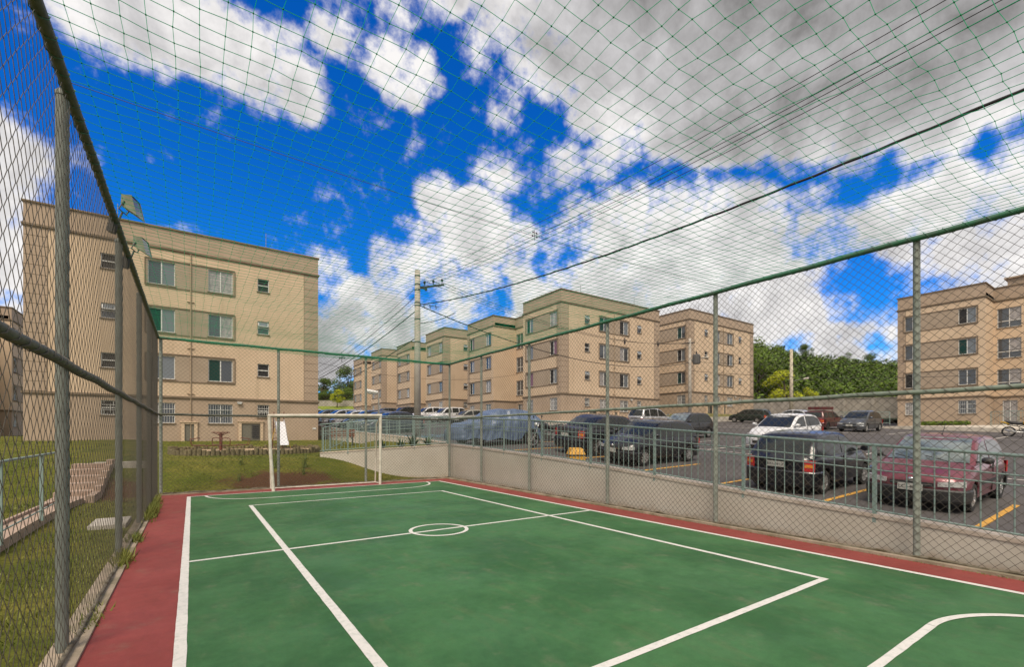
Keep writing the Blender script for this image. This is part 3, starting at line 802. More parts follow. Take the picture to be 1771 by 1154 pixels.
def building(label, loc, sides, mirror=False, seed=1, shut=.25, quoin_front=True):
    rnd = random.Random(seed)
    t = thing('apartment_building', label, 'building', loc, group='beige four storey apartment buildings')
    y1, y2 = WING, BD-WING
    poly = [(0,0),(BW,0),(BW,y1),(BW-REC,y1),(BW-REC,y2),(BW,y2),(BW,BD),(0,BD),(0,y2),(REC,y2),(REC,y1),(0,y1)]
    mb = MB(); dtl = MB(); k = len(poly); wins = []
    for i in range(k):
        p0, p1 = poly[i], poly[(i+1) % k]
        L = math.dist(p0, p1); ops = []; bands = []; kinds = []
        quo = []
        def add(kind, c, w, f, z0, z1, bars=False):
            a = (c-w/2, c+w/2, f*FL+z0, f*FL+z1); ops.append(a); kinds.append((kind, bars, f))
        fx = {0:'-Y', 2:'N', 1:'+X', 5:'+X', 3:'coreR', 6:'+Y', 7:'-X', 11:'-X', 9:'coreL'}.get(i, 'N')
        act = (fx == '-Y' and '-Y' in sides) or (fx in ('-X','coreL') and '-X' in sides) or (fx in ('+X','coreR') and '+X' in sides)
        if act and fx == '-Y':
            c = L/2
            for f in range(4):
                g0 = f == 0
                for o in (-1.42, 1.42): add('large', c+o, 1.24, f, 1.04 if g0 else .88, 2.2, g0)
                for o in (-3.70, 3.70): add('small', c+o, .64, f, 1.45 if g0 else 1.33, 2.24 if g0 else 2.14, g0)
                if not g0: bands.append((c-2.16,c+2.16,f*FL+.77,f*FL+2.31))
        elif act and fx in ('-X','+X'):
            c = L/2
            for f in range(4):
                g0 = f == 0
                for o in (-1.85, 1.85): add('large', c+o, 1.12, f, 1.04 if g0 else .88, 2.2, g0)
                if not g0: bands.append((c-2.53,c+2.53,f*FL+.77,f*FL+2.31))
        elif act:
            for f in range(1, 4): add('stair', .95, 1.45, f, .55, 2.25); add('stair', L-.95, 1.45, f, .55, 2.25)
            add('large', 1.0, .9, 0, .05, 2.2); 
        if act and fx == '-Y': quo = [(0,.88),(L-.88,L)]
        if act and fx == '-X' and i == 11: quo = [(L-.62,L)]
        if act and fx == '-X' and i == 7: quo = [(0,.62)]
        if act and fx == '+X' and i == 1: quo = [(0,.62)]
        P, d, n = wall_face(mb, p0, p1, ops, bands, quo)
        rz = math.atan2(d.y, d.x)
        last = None
        for (a, c, z0, z1), (kind, bars, f) in zip(ops, kinds):
            v = 0
            if kind == 'large': v = rnd.choice((0,1,1,2,3,3,4,5,6) if rnd.random() > shut else (7,8))
            if kind == 'large' and bars: v = rnd.choice((3,3,6,2))
            elif kind == 'small': v = rnd.choice((0,1,1))
            elif kind == 'stair': v = rnd.choice((0,1))
            if bars and kind == 'small': v = 0
            q = P(a, z0, .115)
            put_window(t, kind, c-a, z1-z0, v, bars, q, rz)
        # raised trim round the bands, joints of the corner quoins
        for (a, c, z0, z1) in bands:
            for z in (z0, z1):
                dtl.obox(P(a,z,-.012), P(c,z,-.012), .05, .06)
            for s in (a, c): dtl.obox(P(s,z0+.03,-.012), P(s,z1-.03,-.012), .05, .06, up=(n.x,n.y,0))
        for (a, c) in quo:
            nb = 17
            for jn in range(nb+1):
                z = ZC1+.08+(ZC2-ZC1-.12)*jn/nb
                dtl.obox(P(a+.015,z,-.001), P(c-.012,z,-.001), .012, .022)
            s = c if a < .01 else a
            dtl.obox(P(s,ZC1+.05,-.001), P(s,ZC2-.03,-.001), .014, .03, up=(n.x,n.y,0))
        if dtl.f: dtl.build('wall_trim', DTRIM, t); dtl = MB()
        if fx == '-Y' and act:
            # ground-floor service doors in pale surrounds
            sg = -1 if mirror else 1
            for (o, w, h, big) in ((sg*3.02,1.02,1.06,True),(sg*-.12+.0,.46,.98,False)):
                c = L/2+o
                db = MB(); db.box(-w/2-.16,-w/2,-.1,.0,-.6,h+.1); db.box(w/2,w/2+.16,-.1,0,-.6,h+.1); db.box(-w/2,w/2,-.09,0,h,h+.1)
                db.box(-w/2-.2,w/2+.2,-.14,0,h+.1,h+.16)
                dm = MB(); dm.box(-w/2,w/2,-.03,-.002,.02,h-.002)
                if big:
                    for q in range(7): dm.quad((.05,-.075,.16+q*.12),(w/2-.06,-.075,.16+q*.12),(w/2-.06,-.034,.25+q*.12),(.05,-.034,.25+q*.12),1)
                    dm.box(-.02,.02,-.05,-.028,.02,h-.002)
                pos = P(c,0,0)
                o1 = db.build('door_surround', BEIGE, t, loc=pos); o1.rotation_euler = (0,0,rz)
                o2 = dm.build('service_door', [simple('service_door_grey',(.16,.15,.12),.6), simple('dark_interior',(0,0,0))], t, loc=pos); o2.rotation_euler = (0,0,rz)
            lb = MB(); lb.box(-.13,.13,-.16,0,2.30,2.37); lb.box(-.10,.10,-.14,-.02,2.24,2.30)
            o3 = lb.build('wall_light', ALU, t, loc=P(L/2+2.4,0,0)); o3.rotation_euler = (0,0,rz)
            pb = MB(); pb.tube([(0,-.045,-.3),(0,-.045,ZC2-.1)], .028, 8)
            for z in (2.75,5.4,8.1): pb.box(-.17,.17,-.06,0,z-.012,z+.012)
            o4 = pb.build('drain_pipe', simple('pipe_paint',(.36,.275,.19),.8), t, loc=P(L/2-.05,0,0)); o4.rotation_euler = (0,0,rz)
    mb.build('wall', [BEIGE, TAUPE, BAND, REVEAL], t)
    for z in (ZC1, ZC2):
        cb = MB(); ring(cb, poly, .075, z-.045, z+.055); ring(cb, poly, .045, z-.10, z-.045); cb.build('cornice', DTRIM, t)
    cb = MB(); ring(cb, poly, .07, ZR-.005, ZR+.075, .2); cb.build('parapet_cap', DTRIM, t)
    rb = MB(); rb.box(.2,BW-.2,.2,y1-.0,11.0,11.35); rb.box(.2,BW-.2,y2,BD-.2,11.0,11.35); rb.box(REC+.2,BW-REC-.2,y1,y2,11.0,11.35); rb.build('roof_slab', ROOFM, t)
    tb = MB(); tb.box(4.6,9.3,y1+.6,y2-.6,11.35,13.1); tb.box(4.4,9.5,y1+.4,y2-.4,13.1,13.22); tb.build('water_tank_house', TAUPE, t)
    for (x, y) in ((3.5,1.2),(10.9,.9)):
        ab = MB(); ab.tube([(x,y,11.3),(x,y,13.4)], .018, 5); ab.build('antenna_rod', simple('galvanised_rod',(.25,.25,.25),.5,metal=.5), t)
    return t
T1 = building('beige apartment block behind the goal and the lawn, its wide front facing the court', (-6.98,33.0,1.15), ('-Y',), seed=11, shut=.55)
pm = MB(); pm.box(0,.22,-.03,0,0,.11); pm.build('wall_plaque', ALU, T1, loc=(13.55,-.0,.72))
building('beige apartment block at the far left edge, half hidden behind the left fence', (-27.8,50.5,1.2), ('-Y','+X'), seed=5)
building('nearest beige apartment block of the row right of the utility pole, beyond the car park', (27.8,32.6,BASE['A']), ('-Y','-X'), True, seed=21, shut=.12)
building('beige apartment block in the middle of the receding row behind the utility pole', (27.8,56.6,BASE['B']), ('-Y','-X'), True, seed=31, shut=.1)
building('most distant beige apartment block, leftmost end of the receding row', (27.6,80.9,BASE['C']), ('-Y','-X'), True, seed=41, shut=.1)
building('beige apartment block with a grassy bank and a transformer pole in front', (47.5,32.9,BASE['D']), ('-Y','-X'), True, seed=51, shut=.1)
building('beige apartment block at the right edge behind the motorcycle', (55.4,-1.75,BASE['E']), ('-Y','-X'), True, seed=63, shut=.05)
# ------------------------------------------------------------------ cars
TYRE = mat('tyre_rubber', (.018,.018,.019), .85, bump=.2, bscale=80)
ALLOY = mat('silver_alloy', (.50,.50,.50), .35, metal=.7)
STEELW = mat('dark_steel_wheel', (.06,.06,.06), .5, metal=.3)
BLKP = mat('black_plastic', (.022,.022,.023), .55)
UNDER = mat('underbody_black', (.008,.008,.008), .9)
CGLASS = mat('car_glass', (.018,.022,.022), .09, spec=.45)
CGLASSP = mat('reflection_toned_car_glass', (.19,.22,.21), .06, spec=1.0, var=(.07,.09,.09), vscale=3.5)  # lightened base stands in for white sky reflection on the windscreen
HEADL = mat('headlamp_lens', (.56,.57,.56), .12, var=(.30,.31,.31), vscale=22, spec=1., coat=.8)
TAILR = mat('red_tail_lamp', (.42,.018,.022), .15, spec=.8, coat=.6)
AMBER = mat('amber_lamp', (.60,.22,.03), .2, coat=.5)
PLATE = mat('grey_number_plate', (.40,.40,.37), .5)
INK = mat('plate_lettering', (.02,.02,.02), .6)
CHROME = mat('chrome_trim', (.55,.55,.55), .15, metal=.9)
def paint(name, c, metal=.25, rough=.28):
    return simple(name, c, rough, metal=metal, coat=.45, var=tuple(x*.86 for x in c), vscale=2.5)
WPROTO = {}
def wheel(parent, r, w, rimm, loc, flip):
    key = (r, rimm.name)
    if key not in WPROTO:
        b = MB()
        b.lathe([(r*.63,-w/2+.02),(r*.70,-w/2),(r*.93,-w/2+.004),(r,-w/2+.03),(r,w/2-.03),(r*.93,w/2-.004),(r*.70,w/2),(r*.63,w/2-.02)], 28)
        t = b.build('tyre', TYRE, None, angle=40)
        c = MB(); R0 = r*.635
        c.lathe([(R0,-w/2+.012),(R0*.93,-w/2+.012),(R0*.88,-w/2+.05),(R0*.85,w/2-.03)], 28, 0)
        c.lathe([(.001,-w/2+.07),(R0*.87,-w/2+.07)], 28, 1)
        n = 8
        for i in range(n):
            a = 2*math.pi*i/n
            for da in (-.10, .10):
                p0 = Vector((math.cos(a)*R0*.16, -w/2+.028, math.sin(a)*R0*.16)); p1 = Vector((math.cos(a+da)*R0*.92, -w/2+.022, math.sin(a+da)*R0*.92))
                c.obox(p0, p1, .032, .02, 0, up=(0,1,0))
        c.lathe([(.001,-w/2+.012),(R0*.16,-w/2+.012),(R0*.2,-w/2+.04)], 16, 0)
        rm = c.build('rim', [rimm, UNDER], None, angle=35)
        WPROTO[key] = [t, rm, False]
    P = WPROTO[key]
    h = bpy.data.objects.new('wheel', None); COL.objects.link(h); h.empty_display_size = .1; h.parent = parent
    h.location = loc; h.rotation_euler = (0, 0, math.pi if flip else 0)
    for q in (0, 1):
        if not P[2]: o = P[q]
        else: o = P[q].copy(); COL.objects.link(o)
        o.parent = h
    P[2] = True
def solid_strip(mb, top, bot, nv, th, m=0):
    """closed strip between two polylines, thickened along nv (per-point vectors)"""
    k = len(top)
    T = [Vector(p)+nv[i]*th for i, p in enumerate(top)]; B = [Vector(p)+nv[i]*th for i, p in enumerate(bot)]
    T0 = [Vector(p)-nv[i]*.02 for i, p in enumerate(top)]; B0 = [Vector(p)-nv[i]*.02 for i, p in enumerate(bot)]
    for i in range(k-1):
        mb.quad(B[i],B[i+1],T[i+1],T[i],m); mb.quad(T[i],T[i+1],T0[i+1],T0[i],m); mb.quad(B0[i],B0[i+1],B[i+1],B[i],m)
    mb.quad(B0[0],B[0],T[0],T0[0],m); mb.quad(B[-1],B0[-1],T0[-1],T[-1],m)
# side profiles: L length, W width; top = (x,z) of bonnet/belt/boot line, roof = (x,z) roof line from windscreen foot to rear-window foot
KINDS = {
 'hatch':  dict(L=3.80, W=1.64, top=[(-1.90,.80),(-1.80,.90),(-1.5,.93),(.75,.93),(1.05,.93),(1.45,.84),(1.74,.73),(1.86,.64),(1.90,.56)],
                roof=[(1.12,.90),(.86,1.06),(.32,1.36),(.0,1.43),(-.55,1.45),(-1.10,1.42),(-1.38,1.36),(-1.62,1.15),(-1.82,.88)], wh=(1.19,-1.20), r=.285, pil=(-.22,), z0=.20),
 'hatch2': dict(L=3.90, W=1.68, top=[(-1.95,.86),(-1.88,.96),(-1.5,.99),(.8,.97),(1.15,.96),(1.55,.88),(1.80,.77),(1.91,.68),(1.95,.58)],
                roof=[(1.24,.93),(.95,1.10),(.42,1.40),(.05,1.49),(-.5,1.51),(-1.15,1.47),(-1.45,1.40),(-1.72,1.16),(-1.88,.94)], wh=(1.22,-1.24), r=.30, pil=(-.22,), z0=.20),
 'mini':   dict(L=3.90, W=1.69, top=[(-1.95,.92),(-1.88,1.0),(-1.5,1.03),(.9,1.0),(1.25,.98),(1.55,.92),(1.80,.80),(1.91,.70),(1.95,.60)],
                roof=[(1.36,.95),(1.02,1.16),(.52,1.48),(.1,1.62),(-.5,1.66),(-1.2,1.63),(-1.58,1.55),(-1.80,1.25),(-1.90,.98)], wh=(1.22,-1.24), r=.30, pil=(.02,-.95), z0=.21),
 'sedan':  dict(L=4.25, W=1.70, top=[(-2.12,.80),(-2.06,.94),(-1.85,.99),(-1.35,.99),(.75,.95),(1.15,.94),(1.6,.86),(1.92,.75),(2.07,.66),(2.12,.56)],
                roof=[(1.20,.91),(.92,1.08),(.42,1.37),(.05,1.45),(-.45,1.46),(-.85,1.42),(-1.10,1.32),(-1.42,1.12),(-1.66,.96)], wh=(1.30,-1.28), r=.30, pil=(-.22,), z0=.20),
 'wagon':  dict(L=4.15, W=1.63, top=[(-2.07,.80),(-2.02,.90),(-1.6,.92),(.75,.91),(1.12,.91),(1.55,.83),(1.88,.74),(2.02,.66),(2.07,.56)],
                roof=[(1.16,.88),(.92,1.03),(.46,1.31),(.1,1.40),(-.6,1.43),(-1.5,1.41),(-1.76,1.35),(-1.90,1.13),(-2.00,.88)], wh=(1.28,-1.18), r=.29, pil=(-.14,-1.0), z0=.20),
 'suv':    dict(L=4.15, W=1.78, top=[(-2.07,.95),(-2.02,1.06),(-1.6,1.09),(.8,1.06),(1.15,1.05),(1.55,1.0),(1.88,.90),(2.02,.80),(2.07,.66)],
                roof=[(1.22,1.02),(.98,1.18),(.54,1.53),(.15,1.64),(-.5,1.67),(-1.4,1.63),(-1.72,1.55),(-1.90,1.28),(-2.0,1.04)], wh=(1.28,-1.28), r=.345, pil=(-.15,-1.0), z0=.26),
}
CARBODY = {}
def car(kind, label, loc, head, pm, rim=None, bump=None, plate=None, rack=False, glass=None, detail=True, wing_mirrors=True, group='cars parked behind the railing', under=True):
    K = KINDS[kind]; L, W = K['L'], K['W']; hw = W/2; z0 = K['z0']; r = K['r']
    bump = bump or pm; rim = rim or ALLOY; glass = glass or CGLASS
    pitch = loc[2] if len(loc) > 2 else None
    z = lot_z(loc[0], loc[1])
    t = thing('parked_car', label, 'car', (loc[0], loc[1], z+.005), 0, group)
    # sit on the slope
    cx, cy = math.cos(head), math.sin(head)
    fx = (lot_z(loc[0]+cx, loc[1]+cy)-lot_z(loc[0]-cx, loc[1]-cy))/2
    fy = (lot_z(loc[0]-cy, loc[1]+cx)-lot_z(loc[0]+cy, loc[1]-cx))/2
    X = Vector((cx, cy, fx)).normalized(); Y = Vector((-cy, cx, fy)).normalized(); Z = X.cross(Y).normalized(); Y = Z.cross(X)
    t.rotation_euler = Matrix((X, Y, Z)).transposed().to_euler()
    topz = lambda x: interp(x, K['top'])
    arch = r+.055
    belt = max(q[1] for q in K['top'])
    xs = {-L/2, L/2}
    for q in K['top']: xs.add(q[0])
    for c in K['wh']:
        for a in range(0, 181, 15): xs.add(c+arch*math.cos(R(a)))
    for i in range(23): xs.add(-L/2+L*i/22)
    xs = sorted(x for x in xs if -L/2 <= x <= L/2)
    xs = [x for i, x in enumerate(xs) if i == 0 or x-xs[i-1] > .006]
    def taper(x):
        e = max(0., (abs(x)-(L/2-.75))/.75)
        return 1-.07*e*e
    def bend(x, y):
        s = abs(y)/hw
        e = max(0., (abs(x)-(L/2-.9))/.9)
        return x-math.copysign(.20*e*(s**2.6), x)
    def nose(x): # bumpers: the lower body curls under at both ends
        e = max(0., (abs(x)-(L/2-.12))/.12); return e
    def under_z(x):
        zz = z0+.05*max(0, (abs(x)-(L/2-.6))/.6)
        for c in K['wh']:
            if abs(x-c) < arch: zz = max(zz, r+math.sqrt(max(0, arch**2-(x-c)**2)))
        return zz
    def section(x):
        zu = under_z(x); zt = topz(x); w = hw*taper(x); e = nose(x)
        w *= 1-.05*e
        zm = z0+(zt-z0)*.55
        zs = max(zu, z0+.0)
        pts = [(0,zu),(w*.80,zu),(w*.965,max(zu,z0+.06) if zu > z0+.1 else zu+.05)]
        pts += [(w*.995,max(zu+.004,zm-.12)),(w,max(zu+.008,zm)),(w*.985,max(zu+.012,zt-.17)),(w*.955,max(zu+.016,zt-.075)),(w*.90,zt-.02),(w*.72,zt+.006),(w*.36,zt+.026),(0,zt+.032)]
        return pts
    key = (kind,)
    bname = 'body'
    b = MB(); n = None; rows = []
    for x in xs:
        s = section(x); full = [(-y, zz) for y, zz in reversed(s[1:])]+s[:-1]
        # order: go round from left top .. : build loop bottom centre -> right -> top -> left
        loop = s+[(-y, zz) for y, zz in reversed(s[1:-1])]
        i0 = len(b.v); n = len(loop)
        for (y, zz) in loop: b.v.append((bend(x, y), y, zz))
        rows.append(i0)
    for a, c in zip(rows, rows[1:]):
        for q in range(n):
            q2 = (q+1) % n
            b.f.append((a+q, a+q2, c+q2, c+q)); b.m.append(1 if q in (0,1,n-1,n-2) else 0)
    b.f.append(tuple(rows[0]+q for q in range(n))); b.m.append(0)
    b.f.append(tuple(rows[-1]+q for q in reversed(range(n)))); b.m.append(0)
    # greenhouse shell
    rf = K['roof']; zmax = max(q[1] for q in rf); wb = hw*.925; tum = .145 if kind != 'suv' else .12
    zr = lambda x: interp(x, [(q[0], q[1]) for q in sorted(rf)])
    def gy(zz): return wb-tum*max(0, (zz-(belt-.02)))/(zmax-belt+.02)
    def gbend(x, y):
        m = (rf[0][0]+rf[-1][0])/2; hl = (rf[0][0]-rf[-1][0])/2
        e = max(0., (abs(x-m)/hl-.45)/.55); return x-math.copysign(.13*e*(abs(y)/wb)**2, x-m)
    gx = sorted({q[0] for q in rf} | {rf[-1][0]+(rf[0][0]-rf[-1][0])*i/16 for i in range(17)})
    rows = []
    for x in gx:
        zt = zr(x); zb_ = min(topz(x)-.03, zt)
        yt = gy(zt-.04)
        h = [(gy(zb_), zb_), (gy(zb_+(zt-zb_)*.5), zb_+(zt-zb_)*.5), (gy(zt-.06) if zt-.06 > zb_ else gy(zb_), max(zb_, zt-.055)), (yt-.03, zt-.016), (yt-.11, zt), (yt*.5, zt+.018), (0, zt+.024)]
        loop = h+[(-y, zz) for y, zz in reversed(h[:-1])]
        i0 = len(b.v); gn = len(loop)
        for (y, zz) in loop: b.v.append((gbend(x, y), y, zz))
        rows.append(i0)
    for a, c in zip(rows, rows[1:]):
        for q in range(gn-1): b.f.append((a+q, a+q+1, c+q+1, c+q)); b.m.append(0)
    body = b.build('body', [pm, UNDER], t, angle=32)
    # --- glass
    def wpane(name, pts, lo, hi, wy, m, off=.008):
        """pane across the car between consecutive roof-line points"""
        g = MB(); k = 10
        seg = []
        tot = len(pts)
        def P(f):
            f = f*(tot-1); i = min(int(f), tot-2); f -= i
            return Vector((pts[i][0]+(pts[i+1][0]-pts[i][0])*f, pts[i][1]+(pts[i+1][1]-pts[i][1])*f))
        rowsv = []
        nr = 8
        for j in range(nr+1):
            f = lo+(hi-lo)*j/nr; p = P(f); p2 = P(min(1, f+.02)); dd = (p2-P(max(0, f-.02))).normalized()
            nx, nz = (-dd.y, dd.x)
            if nz < 0: nx, nz = -nx, -nz
            yy = (gy(p.y)-.04)*wy
            row = []
            for q in range(k+1):
                y = -yy+2*yy*q/k; crown = .022*(1-(abs(y)/wb)**2)
                row.append((gbend(p.x, y)+nx*(off+crown*.6), y, p.y+nz*(off+crown*.6)+.004))
            rowsv.append(row)
        i0 = len(g.v)
        for row in rowsv: g.v += row
        for j in range(nr):
            for q in range(k): g.f.append((i0+j*(k+1)+q, i0+j*(k+1)+q+1, i0+(j+1)*(k+1)+q+1, i0+(j+1)*(k+1)+q)); g.m.append(0)
        o = g.build(name, m, t, smooth=True)
        return o
    wpane('windscreen', rf[0:3]+[rf[3]], .07, .80, .95, glass)
    wpane('rear_window', rf[-1:-4:-1], .16, .90, .90, CGLASS)
    pil = K['pil']; xa = rf[0][0]-.22; xz = rf[-1][0]+.26
    cuts = [xa]+list(pil)+[xz]
    for s in (-1, 1):
        for ci in range(len(cuts)-1):
            x1, x2 = cuts[ci]-(.045 if ci else 0), cuts[ci+1]+(.045 if ci < len(cuts)-2 else 0)
            g = MB(); k = 10; tp = []; bt = []
            for q in range(k+1):
                x = x1+(x2-x1)*q/k; zl = topz(x)+.005; zh = max(zl+.004, zr(x)-.085)
                tp.append((gbend(x, gy(zh)), s*(gy(zh)+.006), zh)); bt.append((gbend(x, gy(zl)), s*(gy(zl)+.006), zl))
            for q in range(k): g.quad(bt[q], bt[q+1], tp[q+1], tp[q]) if s < 0 else g.quad(bt[q+1], bt[q], tp[q], tp[q+1])
            g.build('side_window', CGLASS, t)
    # --- ends
    def endpts(ys, sgn, zz, off=0.):
        return [(sgn*(L/2)-sgn*.20*(min(1,abs(y)/hw)**2.6)+sgn*off, y, zz(y) if callable(zz) else zz) for y in ys]
    def endstrip(name, ya, yb, zlo, zhi, sgn, m, th=.012, k=10, parent=t):
        ys = [ya+(yb-ya)*i/k for i in range(k+1)]
        g = MB(); nv = [Vector((sgn, math.copysign(.5*(abs(y)/hw)**2, y), 0)).normalized() for y in ys]
        solid_strip(g, endpts(ys, sgn, zhi), endpts(ys, sgn, zlo), nv, th)
        return g.build(name, m, parent)
    fw = hw*.955
    zf = interp(L/2-.06, K['top'])
    hz = .575 if kind in ('hatch','wagon') else .62
    if kind == 'suv': hz = .74
    # bumpers wrap round the corners
    for sgn, nm in ((1, 'front_bumper'), (-1, 'rear_bumper')):
        g = MB(); k = 18; rowsv = []
        zb_ = z0+.02; zt_ = hz-.11 if sgn > 0 else .56+(.1 if kind == 'suv' else 0)
        path = [(L/2-.52, hw*.985), (L/2-.36, hw*.985)]
        pl = []
        for (x, y) in path: pl.append((x, -y*1.0))
        for i in range(k+1):
            y = -hw*.95+2*hw*.95*i/k; pl.append((L/2-.20*(abs(y)/hw)**2.6, y))
        for (x, y) in reversed(path): pl.append((x, y))
        prof_ = [(.0,zb_-.02),(.022,zb_+.03),(.030,zb_+(zt_-zb_)*.55),(.034,zt_-.03),(.012,zt_),(-.02,zt_)]
        nP = len(pl)
        for i, (x, y) in enumerate(pl):
            a = Vector(pl[max(0,i-1)]); c = Vector(pl[min(nP-1,i+1)]); d = (c-a).normalized(); nn_ = Vector((d.y, -d.x))
            rowsv.append([(sgn*(x+nn_.x*o), y+nn_.y*o, zz) for (o, zz) in prof_])
        i0 = len(g.v); k2 = len(prof_)
        for row in rowsv: g.v += row
        for i in range(nP-1):
            for q in range(k2-1): g.f.append((i0+i*k2+q, i0+(i+1)*k2+q, i0+(i+1)*k2+q+1, i0+i*k2+q+1)); g.m.append(0)
        g.build(nm, bump, t, smooth=True, fix=True)
    for s in (-1, 1):
        ya, yb = s*hw*.50, s*hw*.965
        zl = lambda y: hz-.055+.035*(abs(y)/hw-.5); zh = lambda y: min(hz+.035+.09*(abs(y)/hw-.5), zf+.03)
        endstrip('headlight', ya, yb, zl, zh, 1, HEADL, .016)
        # tail lamps
        tz = belt-.10 if kind not in ('suv','mini') else belt-.16
        tl = endstrip('tail_light', s*hw*.70, s*hw*.965, tz-.26, tz, -1, TAILR, .018, 6)
        endstrip('indicator', s*hw*.74, s*hw*.94, tz-.17, tz-.10, -1, AMBER, .024, 4, tl)
    if detail:
        gr = endstrip('grille', -hw*.42, hw*.42, hz-.075, hz+.005, 1, BLKP, .012)
        endstrip('grille_bar', -hw*.40, hw*.40, hz-.04, hz-.028, 1, CHROME, .02, parent=gr)
        endstrip('air_intake', -hw*.55, hw*.55, z0+.08, z0+.20, 1, UNDER, .036)
        bz = MB(); bz.lathe([(.001,.02),(.045,.018),(.05,.0)], 16, 0, axis='x', c=(L/2+.004,0,hz+.045)); bz.build('badge', CHROME, t, smooth=True)
    for sgn, zz in ((1, z0+.27), (-1, .70 if kind not in ('suv',) else .82)):
        g = MB(); xo = sgno = sgn*(L/2+.040)
        g.box(xo-.006, xo+.006, -.20, .20, zz-.065, zz+.065); p = g.build('number_plate', PLATE, t)
        if plate and ((sgn > 0) == (plate[1] == 'front')):
            cu = bpy.data.curves.new('plate_text', 'FONT'); cu.body = plate[0]; cu.size = .098; cu.align_x = 'CENTER'; cu.align_y = 'CENTER'; cu.extrude = .001; cu.space_character = 1.02
            to = bpy.data.objects.new('plate_text', cu); COL.objects.link(to)
            bpy.context.view_layer.update()
            me = bpy.data.meshes.new_from_object(to.evaluated_get(bpy.context.evaluated_depsgraph_get()))
            bpy.data.objects.remove(to)
            me.materials.clear(); me.materials.append(INK)
            o = link('plate_lettering', me, p, (xo+sgn*.009, 0, zz))
            o.rotation_euler = (R(90), 0, R(90) if sgn > 0 else R(-90))
    # mirrors, handles, wheels, wipers
    for s in (-1, 1):
        g = MB(); mx = rf[0][0]-.30
        g.obox((mx,s*(hw*.88),belt+.03),(mx,s*(hw+.05),belt+.05),.05,.03)
        g.lathe([(.001,.09),(.05,.075),(.07,.03),(.075,0),(.07,-.03),(.001,-.03)], 12, 0, axis='x', c=(mx-.02,0,0))
        for i in range(len(g.v)-72, len(g.v)):
            x, y, zz = g.v[i]; g.v[i] = (x, s*(hw+.085)+y*1.35, belt+.075+zz*.95)
        g.build('side_mirror', BLKP if bump is BLKP else pm, t, angle=50)
        for ci in range(len(cuts)-1 if kind not in ('hatch',) else 1):
            g = MB(); hx = cuts[ci+1]+.13 if ci+1 < len(cuts)-1 else cuts[ci]-.62
            g.box(hx-.07,hx+.07,s*hw*.99-.02,s*hw*.99+.02,belt-.14,belt-.11); g.build('door_handle', BLKP if bump is BLKP else pm, t)
        g = MB(); g.box(K['wh'][1]+arch+.02,K['wh'][0]-arch-.02,s*hw*.99-.012,s*hw*.99+.016,.50,.56); g.build('side_moulding', BLKP, t)
        for dx in pil[:1]:
            g = MB(); g.box(dx-.004,dx+.004,s*hw*.985-.01,s*hw*.985+.0145,.30,belt-.05); g.build('door_seam', UNDER, t)
        for c in K['wh']: wheel(t, r, .19, rim, (c, s*(hw-.105), r), s > 0)
    if detail:
        for yq in (-.1, .42):
            g = MB(); p0, p1 = rf[0], rf[1]
            g.obox((p0[0]+.02-.13*(.3)**2,yq,p0[1]+.055),(p0[0]-.10,yq-.42,p0[1]+.145),.014,.014); g.build('wiper', BLKP, t)
        g = MB(); g.tube([(rf[3][0]-.05,0,zmax+.0),(rf[3][0]-.28,0,zmax+.26)], .006, 5); g.lathe([(.02,zmax+.0),(.012,zmax+.035)], 8, 0, axis='z', c=(rf[3][0]-.05,0,0)); g.build('antenna', BLKP, t)
    if rack:
        g = MB()
        for xq in (.1, -1.3):
            g.tube([(xq,-.56,zmax-.02),(xq,-.56,zmax+.10),(xq,.56,zmax+.10),(xq,.56,zmax-.02)], .016, 6)
        g.box(-1.5,.35,-.52,-.49,zmax+.11,zmax+.30); g.box(-1.5,.35,.49,.52,zmax+.11,zmax+.30); g.box(.32,.35,-.49,.49,zmax+.11,zmax+.30); g.box(-1.5,-1.47,-.49,.49,zmax+.11,zmax+.30)
        for i in range(9): g.box(-1.46+i*.2,-1.36+i*.2,-.49,.49,zmax+.115,zmax+.135)
        g.build('roof_rack', simple('rack_red',(.10,.018,.02),.5), t)
    return t
PI = math.pi
P_RED = paint('maroon_paint', (.17,.034,.050)); P_BLK = paint('black_paint', (.012,.013,.017), .2); P_NAVY = paint('blue_black_paint', (.012,.013,.019), .3)
P_WHT = paint('white_paint', (.70,.70,.71), 0); P_SIL = paint('silver_paint', (.48,.48,.49), .5, .32); P_GRY = paint('grey_paint', (.10,.11,.125), .5, .3)
P_DKG = paint('dark_green_paint', (.014,.028,.022), .2); P_WINE = paint('wine_paint', (.085,.014,.016), .2); P_BEI = paint('beige_silver_paint', (.46,.45,.40), .3, .35)
P_BLUE = paint('dark_blue_paint', (.02,.03,.06), .3)
car('hatch', 'maroon hatchback with black bumpers facing the railing on the right', (13.96,3.26), PI, P_RED, ALLOY, BLKP, ('LCI-4812','front'), glass=CGLASSP)
car('hatch', 'black hatchback parked tail first to the railing, left of the maroon hatchback', (13.6,5.75), 0, P_NAVY, ALLOY, P_BLK, ('EXI-2413','rear'))
car('hatch', 'black car facing the railing right of the yellow delivery box', (13.38,10.92), PI, P_NAVY, ALLOY, P_BLK)
car('sedan', 'dark blue car parked tail first beside the yellow delivery box', (13.5,13.15), 0, P_NAVY, ALLOY, P_BLK)
car('hatch2', 'white hatchback parked just behind the black hatchback', (22.2,10.45), PI, P_WHT, ALLOY, P_WHT)
car('hatch', 'black hatchback with a pale windscreen standing alone in the middle of the car park', (23.6,16.7), PI, P_BLK, ALLOY, P_BLK, glass=CGLASSP)
car('mini', 'silver minivan seen side on below the nearest apartment block of the row', (30.3,24.6), 0, P_SIL, ALLOY, P_SIL)
car('wagon', 'dark green station wagon seen side on near the grassy bank', (48.9,26.6), PI/2, P_DKG, ALLOY, P_BLK)
